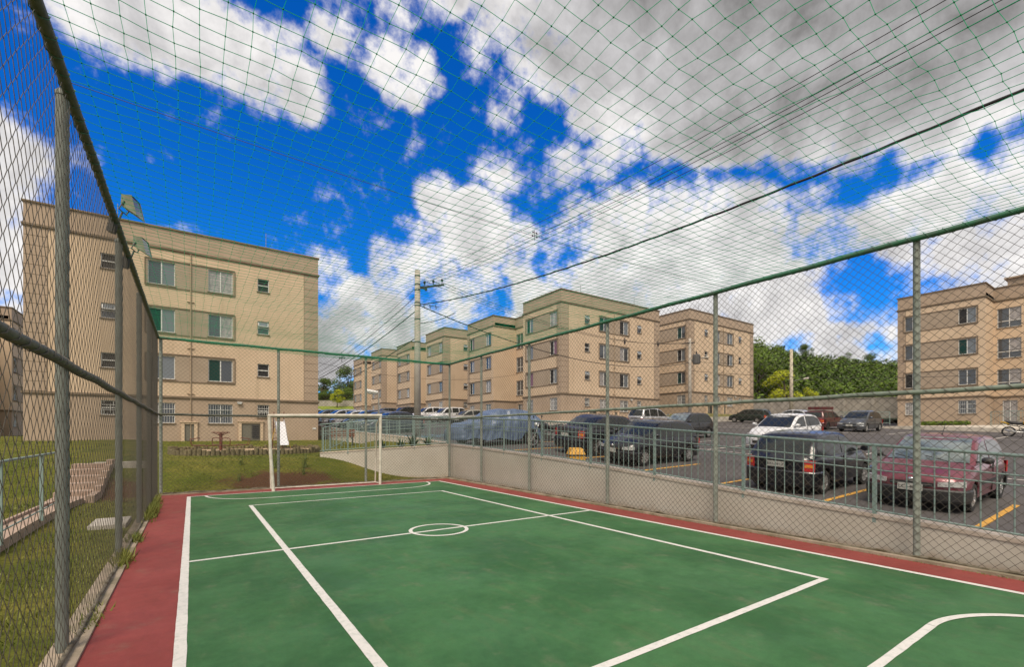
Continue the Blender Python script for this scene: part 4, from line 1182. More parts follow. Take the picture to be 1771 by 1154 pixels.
car('hatch', 'dark grey hatchback facing the court in front of the far green railing', (39.6,13.5), PI, P_GRY, ALLOY, P_GRY)
car('wagon', 'wine red station wagon with a roof rack behind the white hatchback', (40.8,16.35), 0, P_WINE, STEELW, P_WINE, rack=True)
car('sedan', 'silver grey sedan half hidden behind the wine red station wagon', (46.6,21.2), PI/2, P_SIL, ALLOY, P_SIL)
car('sedan', 'white sedan behind the covered car, below the row of blocks', (22.9,36.1), PI, P_WHT, ALLOY, P_WHT)
car('wagon', 'old beige station wagon between the white sedan and the white off-roader', (22.7,40.8), PI, P_BEI, STEELW, BLKP)
car('suv', 'white off-road car just right of the utility pole in the far row', (22.8,45.6), PI, P_WHT, ALLOY, P_WHT)
car('suv', 'white off-road car directly behind the utility pole', (22.8,50.4), PI, P_WHT, STEELW, BLKP)
car('sedan', 'dark blue sedan left of the utility pole, nearest in the left row', (11.6,31.6), PI, P_BLUE, ALLOY, P_BLUE)
car('sedan', 'grey sedan second in the left row beyond the goal', (11.6,34.1), PI, P_GRY, ALLOY, P_GRY)
car('hatch2', 'black hatchback third in the left row beyond the goal', (11.5,36.6), PI, P_BLK, ALLOY, P_BLK)
car('sedan', 'white sedan above the goal crossbar near its right end', (11.6,40.6), PI, P_WHT, ALLOY, P_WHT)
car('hatch2', 'silver hatchback above the goal crossbar, left of the white sedan', (11.6,45.2), PI, P_SIL, ALLOY, P_SIL)
car('hatch', 'grey hatchback farthest left in the left row beside the corner of the front block', (11.6,51.0), PI, P_GRY, ALLOY, P_GRY)
car('sedan', 'silver sedan far back in the left row under the bright grass bank', (11.4,57.5), PI, P_SIL, ALLOY, P_SIL)
car('suv', 'black off-road car in the far row behind the street lamp', (22.6,57.6), PI, P_BLK, ALLOY, P_BLK)
car('hatch2', 'dark grey hatchback in the far row left of the street lamp', (22.6,64.8), PI, P_GRY, ALLOY, P_BLK)
# ------------------------------------------------------------------ covered car
def covered_car(loc, head):
    z = lot_z(*loc)
    t = thing('covered_car', 'car wrapped in a wrinkled blue-grey cover beside the corner of the retaining wall', 'car', (loc[0], loc[1], z), head, 'cars parked behind the railing')
    CM = mat('blue_grey_tarpaulin', (.125,.175,.275), .36, var=(.085,.125,.205), vscale=3, bump=.8, bscale=7)
    from mathutils import noise as mn
    pr = [(-2.08,.86),(-1.9,1.06),(-1.6,1.36),(-1.3,1.46),(-.6,1.50),(.0,1.49),(.35,1.42),(.85,1.12),(1.2,.97),(1.6,.90),(1.95,.78),(2.08,.62)]
    b = MB(); nx = 90; ns = 44; rows = []
    for i in range(nx+1):
        x = -2.10+4.20*i/nx; zt = interp(x, pr)
        w = .86*(1-.10*max(0,(abs(x)-1.5)/.6)**2); wr = w-.22*smooth01((zt-.95)/.4)
        hem = .20+.05*math.sin(x*5)+.28*smooth01((-x-.75)/.2)*smooth01((x+1.75)/.2)   # pulled up over the rear wheel
        row = []
        for j in range(ns+1):
            s = j/ns*2-1; a = abs(s); sg = 1 if s >= 0 else -1
            if a < .42: y = wr*a/.42*.97; zz = zt-.035*(a/.42)**4
            else:
                f = (a-.42)/.58; y = wr*.97+(w+.03-wr*.97)*smooth01(f*2.2); zz = zt-.035-(zt-.035-hem)*f
            nval = mn.noise(Vector((x*2.6, s*3.2, 1.3)))*.06+mn.noise(Vector((x*7+zz*2, s*2.1, 4.3)))*.05+abs(mn.noise(Vector((x*5.-zz*3, zz*5., s))))*.06
            k = .3+.7*min(1, a*1.6)
            row.append((x+nval*.3, sg*(y+nval*k), zz+nval*.45))
        rows.append(len(b.v)); b.v += row
    for i in range(nx):
        for j in range(ns): b.f.append((rows[i]+j, rows[i]+j+1, rows[i+1]+j+1, rows[i+1]+j)); b.m.append(0)
    for i in (0, nx):  # front and rear flaps hang down
        b.f.append(tuple(rows[i]+j for j in (range(ns+1) if i else reversed(range(ns+1))))); b.m.append(0)
    b.build('car_cover', CM, t, smooth=True)
    for s in (-1, 1):
        for c in (1.28,-1.22): wheel(t, .285, .19, ALLOY, (c, s*.74, .285), s > 0)
    bb = MB(); bb.box(-1.95,1.95,-.70,.70,.16,.55); bb.build('underbody', UNDER, t)
    rp = MB(); rp.tube([(1.9,-.80,.62),(1.0,-.90,.55),(.2,-.91,.60),(-.7,-.91,.82),(-1.9,-.84,.72)], .011, 6); rp.build('tie_rope', simple('rope_grey',(.4,.4,.38),.8), t)
covered_car((10.9,17.12), PI)

# ------------------------------------------------------------------ motorcycles
def motorcycle(label, loc, rz, tank):
    z = lot_z(*loc)
    t = thing('motorcycle', label, 'motorcycle', (loc[0], loc[1], z), rz, 'parked motorcycles')
    SPK = simple('wheel_black', (.03,.03,.03), .4)
    for x, r in ((.68,.33),(-.66,.31)):
        h = bpy.data.objects.new('wheel', None); COL.objects.link(h); h.parent = t; h.location = (x,0,r); h.empty_display_size = .1
        b = MB(); b.tube([(r*.86*math.cos(a), 0, r*.86*math.sin(a)) for a in [2*PI*i/28 for i in range(28)]], r*.14, 8, closed=True); b.build('tyre', TYRE, h, smooth=True)
        b = MB(); b.lathe([(r*.74,-.02),(r*.70,-.025),(r*.70,.025),(r*.74,.02)], 28)
        for i in range(14):
            a = 2*PI*i/14; b.tube([(.02*math.cos(a),.015*(-1)**i,.02*math.sin(a)),(r*.72*math.cos(a+.2),0,r*.72*math.sin(a+.2))], .004, 4)
        b.lathe([(.001,-.05),(.05,-.05),(.05,.05),(.001,.05)], 12); b.build('rim', ALLOY, h)
    b = MB(); b.tube([(.68,-.09,.33),(.50,-.09,.80),(.42,-.08,1.0)], .022, 8); b.tube([(.68,.09,.33),(.50,.09,.80),(.42,.08,1.0)], .022, 8); b.build('fork', ALLOY, t, smooth=True)
    b = MB(); b.tube([(.42,0,.92),(.25,0,.62),(.1,0,.36),(-.2,0,.33),(-.25,0,.62),(.38,0,.86)], .024, 8); b.tube([(-.25,0,.62),(-.72,0,.72)], .022, 8); b.tube([(-.15,-.1,.36),(-.66,-.1,.31)], .02, 8); b.tube([(-.15,.1,.36),(-.66,.1,.31)], .02, 8); b.build('frame', SPK, t, smooth=True)
    b = MB(); b.box(-.14,.2,-.13,.13,.30,.50); b.lathe([(.10,.0),(.105,.05),(.105,.22),(.08,.25)], 14, 0, axis='z', c=(.10,0,.44)); b.build('engine', simple('engine_grey',(.12,.12,.12),.5,metal=.5), t)
    b = MB(); pr = [(.42,.05,.90),(.36,.11,.95),(.22,.15,.97),(.05,.14,.93),(-.08,.09,.85)]
    b.tube([(x,0,zz-.08) for x, w, zz in pr], [w for x, w, zz in pr], 12); b.build('fuel_tank', tank, t, smooth=True)
    b = MB(); b.tube([(-.02,0,.80),(-.3,0,.80),(-.62,0,.86),(-.8,0,.92)], [.09,.11,.10,.05], 10); b.build('seat', BLKP, t, smooth=True)
    b = MB(); b.tube([(-.62,0,.78),(-.82,0,.86),(-1.0,0,.90)], [.07,.06,.03], 8); b.build('tail_panel', tank, t, smooth=True)
    b = MB(); b.tube([(.40,-.36,1.06),(.42,-.2,1.02),(.42,.2,1.02),(.40,.36,1.06)], .016, 8); b.build('handlebar', SPK, t, smooth=True)
    for s in (-1, 1):
        b = MB(); b.tube([(.42,s*.22,1.03),(.44,s*.30,1.20)], .007, 5); b.lathe([(.001,-.01),(.05,-.008),(.05,.01),(.001,.012)], 10, 0, axis='x', c=(.44,s*.31,1.24)); b.build('mirror', SPK, t)
    b = MB(); b.lathe([(.001,.12),(.06,.11),(.085,.03),(.05,-.04)], 14, 0, axis='x', c=(.48,0,.93)); b.build('headlight', HEADL, t, smooth=True)
    b = MB(); b.tube([(.94,0,.56),(.82,0,.665),(.68,0,.70),(.52,0,.66)], [.03,.06,.07,.05], 8); b.build('front_mudguard', tank, t, smooth=True)
    b = MB(); b.tube([(.12,-.13,.42),(.05,-.15,.26),(-.3,-.17,.28),(-.8,-.19,.42)], [.02,.025,.045,.05], 10); b.build('exhaust', ALLOY, t, smooth=True)
    b = MB(); b.tube([(-.05,.12,.34),(-.12,.26,.01)], .012, 6); b.build('side_stand', SPK, t)
    return t
P_YEL = paint('yellow_tank_paint', (.60,.36,.02), 0)
motorcycle('black and yellow trail motorcycle parked near the entrance of the right apartment block', (40.4,5.55), -PI/2+.12, P_YEL)
motorcycle('dark motorcycle parked between the covered car and the dark blue car', (11.9,14.85), PI-.1, P_BLK)
# delivery box
BOXY = mat('yellow_delivery_box', (.62,.33,.025), .5, var=(.52,.26,.02), vscale=5, bump=.3, bscale=14)
t = thing('delivery_box', 'yellow delivery box with a slanted lid standing on the asphalt by the railing', 'box', (10.35,11.40,lot_z(10.35,11.4)), -.5); t.scale = (.85,.85,.88)
b = MB(); b.box(-.30,.30,-.28,.28,.02,.36); bo = b.build('box_body', BOXY, t, angle=30)
b = MB()
A = [(-.31,-.29,.36),(.31,-.29,.36),(.31,.29,.36),(-.31,.29,.36)]; T = [(-.22,-.20,.56),(.22,-.20,.56),(.24,.22,.60),(-.24,.22,.60)]
for i in range(4): j = (i+1) % 4; b.quad(A[i],A[j],T[j],T[i])
b.quad(*T); b.quad(*reversed(A)); b.build('lid', BOXY, t)
b = MB(); b.box(-.31,.31,-.293,-.282,.30,.34); b.box(-.312,-.303,-.28,.28,.30,.34); b.box(.303,.312,-.28,.28,.30,.34); b.build('reflective_strap', BLKP, t)

# ------------------------------------------------------------------ poles and lines
POLE = mat('concrete_pole', (.42,.39,.34), .85, var=(.33,.30,.26), vscale=2.5, bump=.25, bscale=30)
INS = mat('dark_insulator', (.025,.02,.02), .35)
CABM = mat('black_cable', (.014,.014,.014), .7)
STRAP = mat('galvanised_strap', (.12,.12,.12), .5, metal=.5)
PX, PY = 9.66, 22.8; PZ = lot_z(PX, PY)
t = thing('utility_pole', 'tall concrete utility pole carrying crossed power lines at the car park edge', 'pole', (PX,PY,PZ), 0, 'concrete poles')
b = MB(); b.tube([(0,0,-.3),(0,0,8.75)], [.185,.135], 16); b.build('pole_shaft', POLE, t, smooth=True)
for z in (5.0,6.2,6.9,7.05,7.7,8.0,8.45):
    b = MB(); rr = .185-.05*z/8.75; b.lathe([(rr,z-.03),(rr+.012,z-.028),(rr+.012,z+.028),(rr,z+.03)], 16, 0, axis='z'); b.build('pole_band', STRAP, t)
b = MB(); b.obox((.12,-.05,7.85),(1.35,-.35,8.15),.08,.09); b.build('crossarm', INS, t)
for i in range(3):
    b = MB(); x = .35+i*.45; b.lathe([(.02,0),(.02,.1),(.07,.12),(.05,.16),(.075,.19),(.05,.23),(.001,.26)], 10, 0, axis='z', c=(x,-.05-.24*(x-.12),7.93+.24*(x-.12))); b.build('insulator', INS, t, smooth=True)
b = MB(); b.tube([(0,-.14,7.75),(.25,-.5,7.7)], .02, 6); b.box(.2,.3,-.56,-.46,7.6,7.8); b.build('line_bracket', INS, t)
b = MB()
for x in (.2,.5,.8): b.tube([(x,-.3-.25*x,6.95),(x+.02,-.32-.25*x,6.72)], .022, 5)
b.tube([(.1,-.1,6.98),(1.0,-.5,6.86)], .014, 5); b.build('connector_cluster', INS, t)
P2X, P2Y = 39.6, 27.4; P2Z = lot_z(P2X, P2Y)
t = thing('utility_pole', 'concrete pole with a transformer in front of the block with the grassy bank', 'pole', (P2X,P2Y,P2Z), 0, 'concrete poles')
b = MB(); b.tube([(0,0,-.3),(0,0,8.3)], [.18,.12], 14); b.build('pole_shaft', POLE, t, smooth=True)
b = MB(); b.lathe([(.001,5.85),(.30,5.85),(.33,5.9),(.33,6.7),(.28,6.78),(.001,6.8)], 16, 0, axis='z', c=(.55,-.35,0)); b.obox((.1,-.06,6.2),(.4,-.25,6.2),.1,.12)
for i in range(8): 
    a = 2*PI*i/8; b.box(.55+.33*math.cos(a)-.02,.55+.33*math.cos(a)+.02,-.35+.36*math.sin(a)-.02,-.35+.36*math.sin(a)+.02,5.95,6.6)
b.build('transformer', simple('transformer_grey',(.10,.10,.10),.5), t)
for i in range(4):
    b = MB(); b.lathe([(.03,0),(.06,.05),(.03,.09),(.06,.13),(.03,.17),(.012,.3)], 8, 0, axis='z', c=(.34+i*.15,-.45+.07*i,6.78)); b.build('bushing', INS, t)
b = MB(); b.obox((-.9,.25,7.75),(.5,-.2,7.95),.1,.1); b.build('crossarm', INS, t)
b = MB(); b.tube([(.1,-.1,6.3),(1.1,-.7,6.45)], .03, 6); b.build('lamp_arm', STRAP, t)
b = MB(); b.tube([(1.0,-.65,6.46),(1.5,-.95,6.52)], [.07,.11], 8); b.build('lamp_head', PALEC, t)
P3X, P3Y = 53.0, 24.3; P3Z = lot_z(P3X, P3Y)
t = thing('street_lamp', 'slim concrete lamp pole with a small side lamp in front of the wooded hill', 'street lamp', (P3X,P3Y,P3Z), 0, 'concrete poles')
b = MB(); b.tube([(0,0,-.3),(0,0,7.9)], [.20,.14], 14); b.build('pole_shaft', simple('pale_pole_concrete',(.52,.47,.36),.85,var=(.42,.37,.28),vscale=2), t, smooth=True)
b = MB(); b.tube([(.1,-.08,4.45),(1.1,-.8,4.7)], .035, 6); b.build('lamp_arm', STRAP, t)
b = MB(); b.tube([(1.0,-.75,4.68),(1.45,-1.05,4.78)], [.06,.13], 8); b.build('lamp_head', PALEC, t)
LX, LY = 8.35, 25.0; LZ = 1.55
t = thing('street_lamp', 'short garden lamp with a drum head beside the goal corner', 'street lamp', (LX,LY,LZ))
b = MB(); b.tube([(0,0,-.3),(0,0,2.2),(-.06,.03,2.28)], .035, 10); b.build('pole_shaft', simple('lamp_pole_grey',(.30,.30,.28),.5), t, smooth=True)
b = MB(); b.tube([(-.04,.02,2.27),(-.55,.28,2.36)], [.085,.11], 14); b.build('lamp_head', simple('lamp_white',(.6,.6,.58),.35), t, angle=50)
b = MB(); b.tube([(-.12,.06,2.19),(-.5,.26,2.26)], [.05,.07], 10); b.build('lamp_lens', HEADL, t, smooth=True)

def cable(label, a, bb, sag, r, n=40, wob=0., group='overhead lines', cat='cable', name='power_line', sp=None):
    a = Vector(a); bb = Vector(bb); b = MB(); pts = []
    for i in range(n+1):
        f = i/n; p = a.lerp(bb, f); p.z -= 4*sag*f*(1-f)
        if wob: p.z += wob*math.sin(i*1.7); p.x += wob*math.cos(i*1.7)
        pts.append(p-a)
    b.tube(pts, r, 5, cap=False)
    o = b.build(name, CABM, None, smooth=True, loc=a); tag(o, label, cat, group)
    return o
top = PZ+8.2
for i, dz in enumerate((.55, .25, .0, -.22)):
    x = PX+(.15,.30,.10,.0)[i]
    cable(('topmost','second','third','lowest')[i]+' of four parallel power lines from the pole to the top right', (x,PY-.1,top+dz-.15), (x+.4,-16.,top+dz*.9-.1), 1.35, .0075)
for y in (13.0,):
    f = (PY-y)/(PY+16); zz = top-4*1.35*f*(1-f)
    b = MB(); b.tube([(0,0,.36),(0,0,-.34)], .02, 5); b.tube([(-.12,0,.2),(.2,0,.2)], .02, 5); b.tube([(-.16,0,-.05),(.2,0,-.05)], .02, 5)
    for q in ((-.12,.2),(.2,.2),(-.16,-.05),(.2,-.05)): b.box(q[0]-.035,q[0]+.035,-.03,.03,q[1]-.05,q[1]+.05)
    o = b.build('line_spacer', INS, None, loc=(PX+.2,y,zz)); o.scale = (.5,.5,.5); tag(o, 'dark spacer clip on the four power lines '+('nearer the pole' if y > 5 else 'high at the top right'), 'spacer', 'line spacers')
cable('thick black twisted cable sagging from the pole across to the right edge', (PX+.1,PY-.1,PZ+6.95), (PX+.2,-16.,PZ+6.7), 1.65, .025, 160, .006)
for i, (dx, dz) in enumerate(((.0,7.5),(.1,7.2),(-.05,7.0),(.1,6.8))):
    cable(('topmost','second','third','lowest')[i]+' of the thin lines leaving the pole to the left', (PX+dx-.1,PY+.1,PZ+dz+.3), (PX+dx-1.5,78.,PZ+dz+1.2), 2.3, .010)
for y in (36., 44.):
    f = (y-PY)/(78-PY); zz = PZ+7.4-4*2.3*f*(1-f)+.9*f
    b = MB(); b.tube([(0,0,.36),(0,0,-.34)], .025, 5); b.tube([(-.14,0,.2),(.2,0,.2)], .025, 5); b.tube([(-.16,0,-.05),(.2,0,-.05)], .025, 5)
    for q in ((-.12,.2),(.2,.2),(-.16,-.05),(.2,-.05)): b.box(q[0]-.04,q[0]+.04,-.03,.03,q[1]-.05,q[1]+.05)
    o = b.build('line_spacer', INS, None, loc=(PX-.1-1.4*f,y,zz)); tag(o, ('larger' if y < 40 else 'smaller')+' dark spacer on the lines left of the pole against the clouds', 'spacer', 'line spacers')
cable('upper black cable from the pole down to the far left', (PX-.1,PY+.1,PZ+6.6), (PX-3.,66.,PZ+5.6), 1.6, .024)
cable('lower black cable from the pole down to the far left', (PX-.1,PY+.1,PZ+5.2), (PX-3.,66.,PZ+4.3), 1.4, .022)
for i in range(3):
    cable(('upper','middle','lower')[i]+' of three lines from the pole crossarm to the transformer pole', (PX+.35+i*.45,PY-.2-i*.1,PZ+8.2+i*.12-.35*i*.3), (P2X-.7+i*.5,P2Y+.2-i*.15,P2Z+7.9), 1.15, .011)
for f in (.62, .80):
    p = Vector((PX+.8,PY-.3,PZ+8.2)).lerp(Vector((P2X-.2,P2Y,P2Z+7.9)), f); p.z -= 4*1.15*f*(1-f)
    b = MB(); b.tube([(0,0,.3),(0,0,-.3)], .03, 5); b.tube([(-.2,0,.1),(.2,0,.1)], .03, 5); b.box(-.06,.06,-.05,.05,-.2,0)
    o = b.build('line_spacer', INS, None, loc=p); tag(o, ('left' if f < .7 else 'right')+' dark spacer on the lines crossing the nearest apartment block', 'spacer', 'line spacers')
cable('heavy sagging cable from the pole to the transformer pole', (PX+.1,PY-.1,PZ+6.9), (P2X,P2Y,P2Z+6.0), 1.5, .026, 60)
cable('short drop cable looping from the pole bands to the connector', (PX+.1,PY-.05,PZ+6.0), (PX+2.2,PY+.0,PZ+6.85), .12, .018, 14)
cable('line from the transformer pole towards the right apartment block', (P2X+.2,P2Y,P2Z+6.1), (60,6,9.2), .9, .018)
cable('second lower line from the transformer pole towards the right apartment block', (P2X+.2,P2Y,P2Z+5.2), (60,2,7.0), .9, .018)
cable('thin wire crossing the receding row of blocks', (6.2,36,7.0), (27.2,38.5,7.6), 1.0, .012)

# ------------------------------------------------------------------ floodlights on the left fence
HOUS = mat('olive_lamp_housing', (.20,.21,.14), .5, var=(.15,.16,.11), vscale=5)
LGL = mat('dark_lamp_glass', (.035,.038,.03), .12, spec=.8)
for i, (y, z, lab) in enumerate(((7.0,4.27,'nearer and higher floodlight clamped above the left fence rail'), (8.3,4.24,'farther floodlight clamped above the left fence rail'))):
    t = thing('floodlight', lab, 'floodlight', (-.62,y,z), 0, 'floodlights on the left fence'); t.scale = (.52,.52,.52)
    t.rotation_euler = (0, R(12), R(-18))
    b = MB()
    F = [(.30,-.20,-.24),(.30,.20,-.24),(.12,.20,.16),(.12,-.20,.16)]; B_ = [(-.06,-.13,-.10),(-.06,.13,-.10),(-.10,.13,.14),(-.10,-.13,.14)]
    for q in range(4): j = (q+1) % 4; b.quad(B_[q],B_[j],F[j],F[q])
    b.quad(*reversed(B_)); b.build('lamp_housing', HOUS, t)
    b = MB(); b.quad(*[(x-.012,yy*.94,zz*.96) for x, yy, zz in F]); b.build('lamp_glass', LGL, t)
    b = MB(); b.tube([(0,-.16,.0),(-.06,-.16,-.2),(-.06,.16,-.2),(0,.16,0)], .014, 6); b.tube([(-.06,0,-.2),(-.09,0,-.42)], .02, 6); b.build('bracket', STRAP, t)
    b = MB(); b.box(-.22,-.12,-.09,.09,-.72,-.36); b.build('ballast_box', BLKP, t)

# ------------------------------------------------------------------ left lawn: concrete path and slabs
b = MB(); ys_ = fr(8.2,14.2,.5); b.box(-2.60,-2.10,8.12,8.2,-.3,lawn_z(-2.6,8.2)+.095)
for y0, y1 in zip(ys_, ys_[1:]):
    f = lambda y: lawn_z(-2.6, y)+.03
    xo = lambda y: .18*smooth01((y-13)/3)
    b.quad((-2.54+xo(y0),y0,f(y0)),(-2.2+xo(y0),y0,f(y0)),(-2.2+xo(y1),y1,f(y1)),(-2.54+xo(y1),y1,f(y1)))
    for (xa, xb, h) in ((-2.2,-2.10,.07),(-2.60,-2.54,.05)):
        for q0, q1 in (((xa,0),(xa,h)),((xa,h),(xb,h)),((xb,h),(xb,-.4))):
            b.quad((q0[0]+xo(y0),y0,f(y0)+q0[1]),(q1[0]+xo(y0),y0,f(y0)+q1[1]),(q1[0]+xo(y1),y1,f(y1)+q1[1]),(q0[0]+xo(y1),y1,f(y1)+q0[1]))
struct(b.build('path', mat('rosy_concrete', (.40,.30,.235), .9, var=(.31,.22,.17), vscale=2.5, bump=.3, bscale=30)))
b = MB()
for i in range(7):
    y0 = 14.2+i*.5; z = lawn_z(-2.3, y0+.5)+.05; b.box(-2.72,-2.0,y0,y0+.5,-.2,z)
    b.box(-2.0,-1.86,y0,y0+.5,-.2,z+.10)
struct(b.build('path_steps', MATS['rosy_concrete'], fix=True))
def slab(label, x0, x1, y0, y1, h, cat='slab'):
    b = MB(); z = lawn_z((x0+x1)/2,(y0+y1)/2); b.box(x0,x1,y0,y1,z-.1,z+h); o = b.build('concrete_slab', PALEC, None, fix=True)
    tag(o, label, cat, 'concrete drain slabs on the left lawn')
slab('pale concrete drain slab set in the grass just outside the left fence', -1.45,-.95,10.4,11.3,.07)
slab('long pale concrete drain edge at the top of the left bank', -2.3,-1.0,17.4,17.8,.12)
slab('low concrete slab far out on the left lawn', -6.8,-4.9,13.0,13.6,.10)

# ------------------------------------------------------------------ playground
LOG = mat('weathered_log', (.185,.155,.085), .9, var=(.095,.080,.045), vscale=6, bump=.6, bscale=18)
LOGT = mat('log_end_grain', (.30,.25,.16), .9, var=(.2,.165,.10), vscale=12)
t = thing('log_border', 'ring of short upright wooden stakes round the sand play area in front of the block', 'border', (1.9,21.7,.8))
rnd = random.Random(4); cnt = 0
ring_pts = []
per = 98
dense = []
for i in range(2000):
    a = 2*PI*i/2000
    dense.append((2.6*abs(math.cos(a))**.72*math.copysign(1,math.cos(a)), 1.85*abs(math.sin(a))**.80*math.copysign(1,math.sin(a))))
cum = [0.]
for i in range(2000): cum.append(cum[-1]+math.dist(dense[i], dense[(i+1) % 2000]))
for i in range(per):
    s_ = cum[-1]*i/per; j = next(q for q in range(2000) if cum[q+1] >= s_); ring_pts.append(dense[j])
LG = []
for q in range(3):
    b = MB(); h = .24; b.tube([(0,0,-.25),(0.004*q,0,h)], [.080,.076], 9, 0, cap=False); b.poly([(.076*math.cos(2*PI*k/9)+.004*q,.076*math.sin(2*PI*k/9),h) for k in range(9)], 1)
    o = b.build('log_stake', [LOG, LOGT], t); LG.append(o)
for i, (sx, sy) in enumerate(ring_pts):
    o = LG[i] if i < 3 else dup(LG[i % 3], t)
    o.location = (sx+rnd.uniform(-.012,.012), sy+rnd.uniform(-.012,.012), rnd.uniform(-.05,.05)+ (-.03 if sy < 0 else .02)); o.rotation_euler = (rnd.uniform(-.04,.04),rnd.uniform(-.04,.04),rnd.uniform(0,6))
b = MB(); b.poly([(1.9+x*.97,21.7+y*.97,.93) for x, y in ring_pts]); struct(b.build('sand', mat('play_sand', (.50,.37,.24), .95, var=(.40,.29,.18), vscale=3, bump=.5, bscale=25)))
RUST = mat('rusty_red_steel', (.150,.045,.028), .7, var=(.09,.035,.025), vscale=8)
t = thing('playground_carousel', 'rusty red merry-go-round with bent seat bars in the sand play area', 'carousel', (.92,21.6,.90))
b = MB(); b.tube([(0,0,-.2),(0,0,.72)], .055, 12); b.build('centre_post', RUST, t)
b = MB(); b.tube([(.30*math.cos(2*PI*i/20),.30*math.sin(2*PI*i/20),.74) for i in range(20)], .018, 6, closed=True)
for i in range(4): b.tube([(0,0,.60),(.30*math.cos(PI*i/2+.4),.30*math.sin(PI*i/2+.4),.74)], .014, 5)
b.build('hand_wheel', RUST, t, smooth=True)
for i in range(4):
    a = PI*i/2+.12; u_ = Vector((math.cos(a),math.sin(a),0)); v_ = Vector((-u_.y,u_.x,0))
    b = MB()
    for s in (-.14,.14): b.tube([u_*.05+Vector((0,0,.22)),u_*.5+v_*s+Vector((0,0,.22)),u_*.95+v_*s+Vector((0,0,.24)),u_*1.0+v_*s+Vector((0,0,.48)),u_*.72+v_*s+Vector((0,0,.52))], .016, 6)
    b.tube([u_*.72-v_*.14+Vector((0,0,.52)),u_*.72+v_*.14+Vector((0,0,.52))], .016, 6); b.build('seat_bar', RUST, t, smooth=True)
    b = MB(); b.obox(u_*.55+Vector((0,0,.25)),u_*.92+Vector((0,0,.25)),.30,.03); b.build('seat', simple('worn_seat_wood',(.16,.10,.06),.8), t)
t = thing('playground_slide', 'small white playground slide with a rusty ladder behind the left goal post', 'slide', (3.15,22.3,.93))
b = MB()
for i in range(8):
    y0, y1 = .55-.17*i, .55-.17*(i+1); za = lambda q: 1.20-1.02*smooth01((.55-q)/1.36*.98)
    b.quad((-.19,y0,za(y0)),(.19,y0,za(y0)),(.19,y1,za(y1)),(-.19,y1,za(y1)))
    for x in (-.19,.19): b.quad((x,y0,za(y0)),(x,y1,za(y1)),(x,y1,za(y1)+.11),(x,y0,za(y0)+.11)); b.quad((x+.012,y0,za(y0)),(x+.012,y1,za(y1)),(x+.012,y1,za(y1)+.11),(x+.012,y0,za(y0)+.11))
b.build('slide_chute', simple('slide_white',(.62,.62,.64),.4), t)
for x in (-.20,.20):
    b = MB(); b.tube([(x,1.0,-.1),(x,.58,1.22),(x,.5,1.62)], .02, 6); b.build('ladder_rail', RUST, t, smooth=True)
    b = MB(); b.tube([(x,.2,.88),(x*2.2,.1,-.1)], .016, 6); b.build('slide_leg', simple('yellow_leg',(.45,.30,.06),.6), t)
for z in (.2,.45,.7,.95):
    b = MB(); y = 1.0-.42*(z+.1)/1.32; b.tube([(-.2,y,z),(.2,y,z)], .014, 6); b.build('ladder_rung', RUST, t)
t = thing('wooden_bench', 'red-brown slatted wooden bench behind the slanting wall railing', 'bench', (6.5,25.4,prof(25.4)+.02), -.27)
WOOD = mat('red_brown_wood', (.20,.075,.035), .7, var=(.14,.05,.025), vscale=7)
for i in range(4): b = MB(); b.box(-.65,.65,.16,.19,.46+i*.105,.55+i*.105); b.build('back_slat', WOOD, t)
for i in range(4): b = MB(); b.box(-.65,.65,-.25+i*.10,-.17+i*.10,.40,.43); b.build('seat_slat', WOOD, t)
for x in (-.55,.55): b = MB(); b.box(x-.03,x+.03,-.24,-.18,0,.40); b.box(x-.03,x+.03,.19,.24,0,.86); b.box(x-.03,x+.03,-.18,.19,.35,.398); b.build('bench_leg', simple('bench_iron',(.05,.05,.05),.6), t)
b = MB()
# ------------------------------------------------------------------ plants
def leafmat(name, a, b_, c=None):
    m = bpy.data.materials.new(name); m.use_nodes = True
    t = m.node_tree; p = t.nodes['Principled BSDF']; p.inputs['Roughness'].default_value = .6; p.inputs['Specular IOR Level'].default_value = .25
    tc = N(t, 'ShaderNodeTexCoord').outputs['Object']
    col = mixc(t, maprange(t, noise(t, tc, .9, 4, .6), .35, .65), a, b_)
    gi = N(t, 'ShaderNodeNewGeometry')
    f = maprange(t, gi.outputs['Random Per Island'], 0, 1, 0, .55, False)
    col = mixc(t, f, col, c or tuple(x*1.5 for x in b_))
    t.links.new(col, p.inputs['Base Color'])
    return m
LF = {'dark': leafmat('dark_leaves', (.040,.082,.014), (.070,.125,.018), (.13,.185,.025)),
      'mid': leafmat('mid_leaves', (.070,.125,.016), (.115,.18,.022), (.17,.24,.03)),
      'lime': leafmat('yellow_green_leaves', (.27,.34,.015), (.40,.43,.02), (.52,.50,.03)),
      'agave': leafmat('agave_leaves', (.045,.085,.045), (.07,.12,.06)),
      'weed': leafmat('weed_leaves', (.08,.12,.03), (.14,.17,.05))}
BARK = mat('bark', (.10,.075,.05), .95, var=(.06,.045,.03), vscale=3, bump=.5, bscale=12)
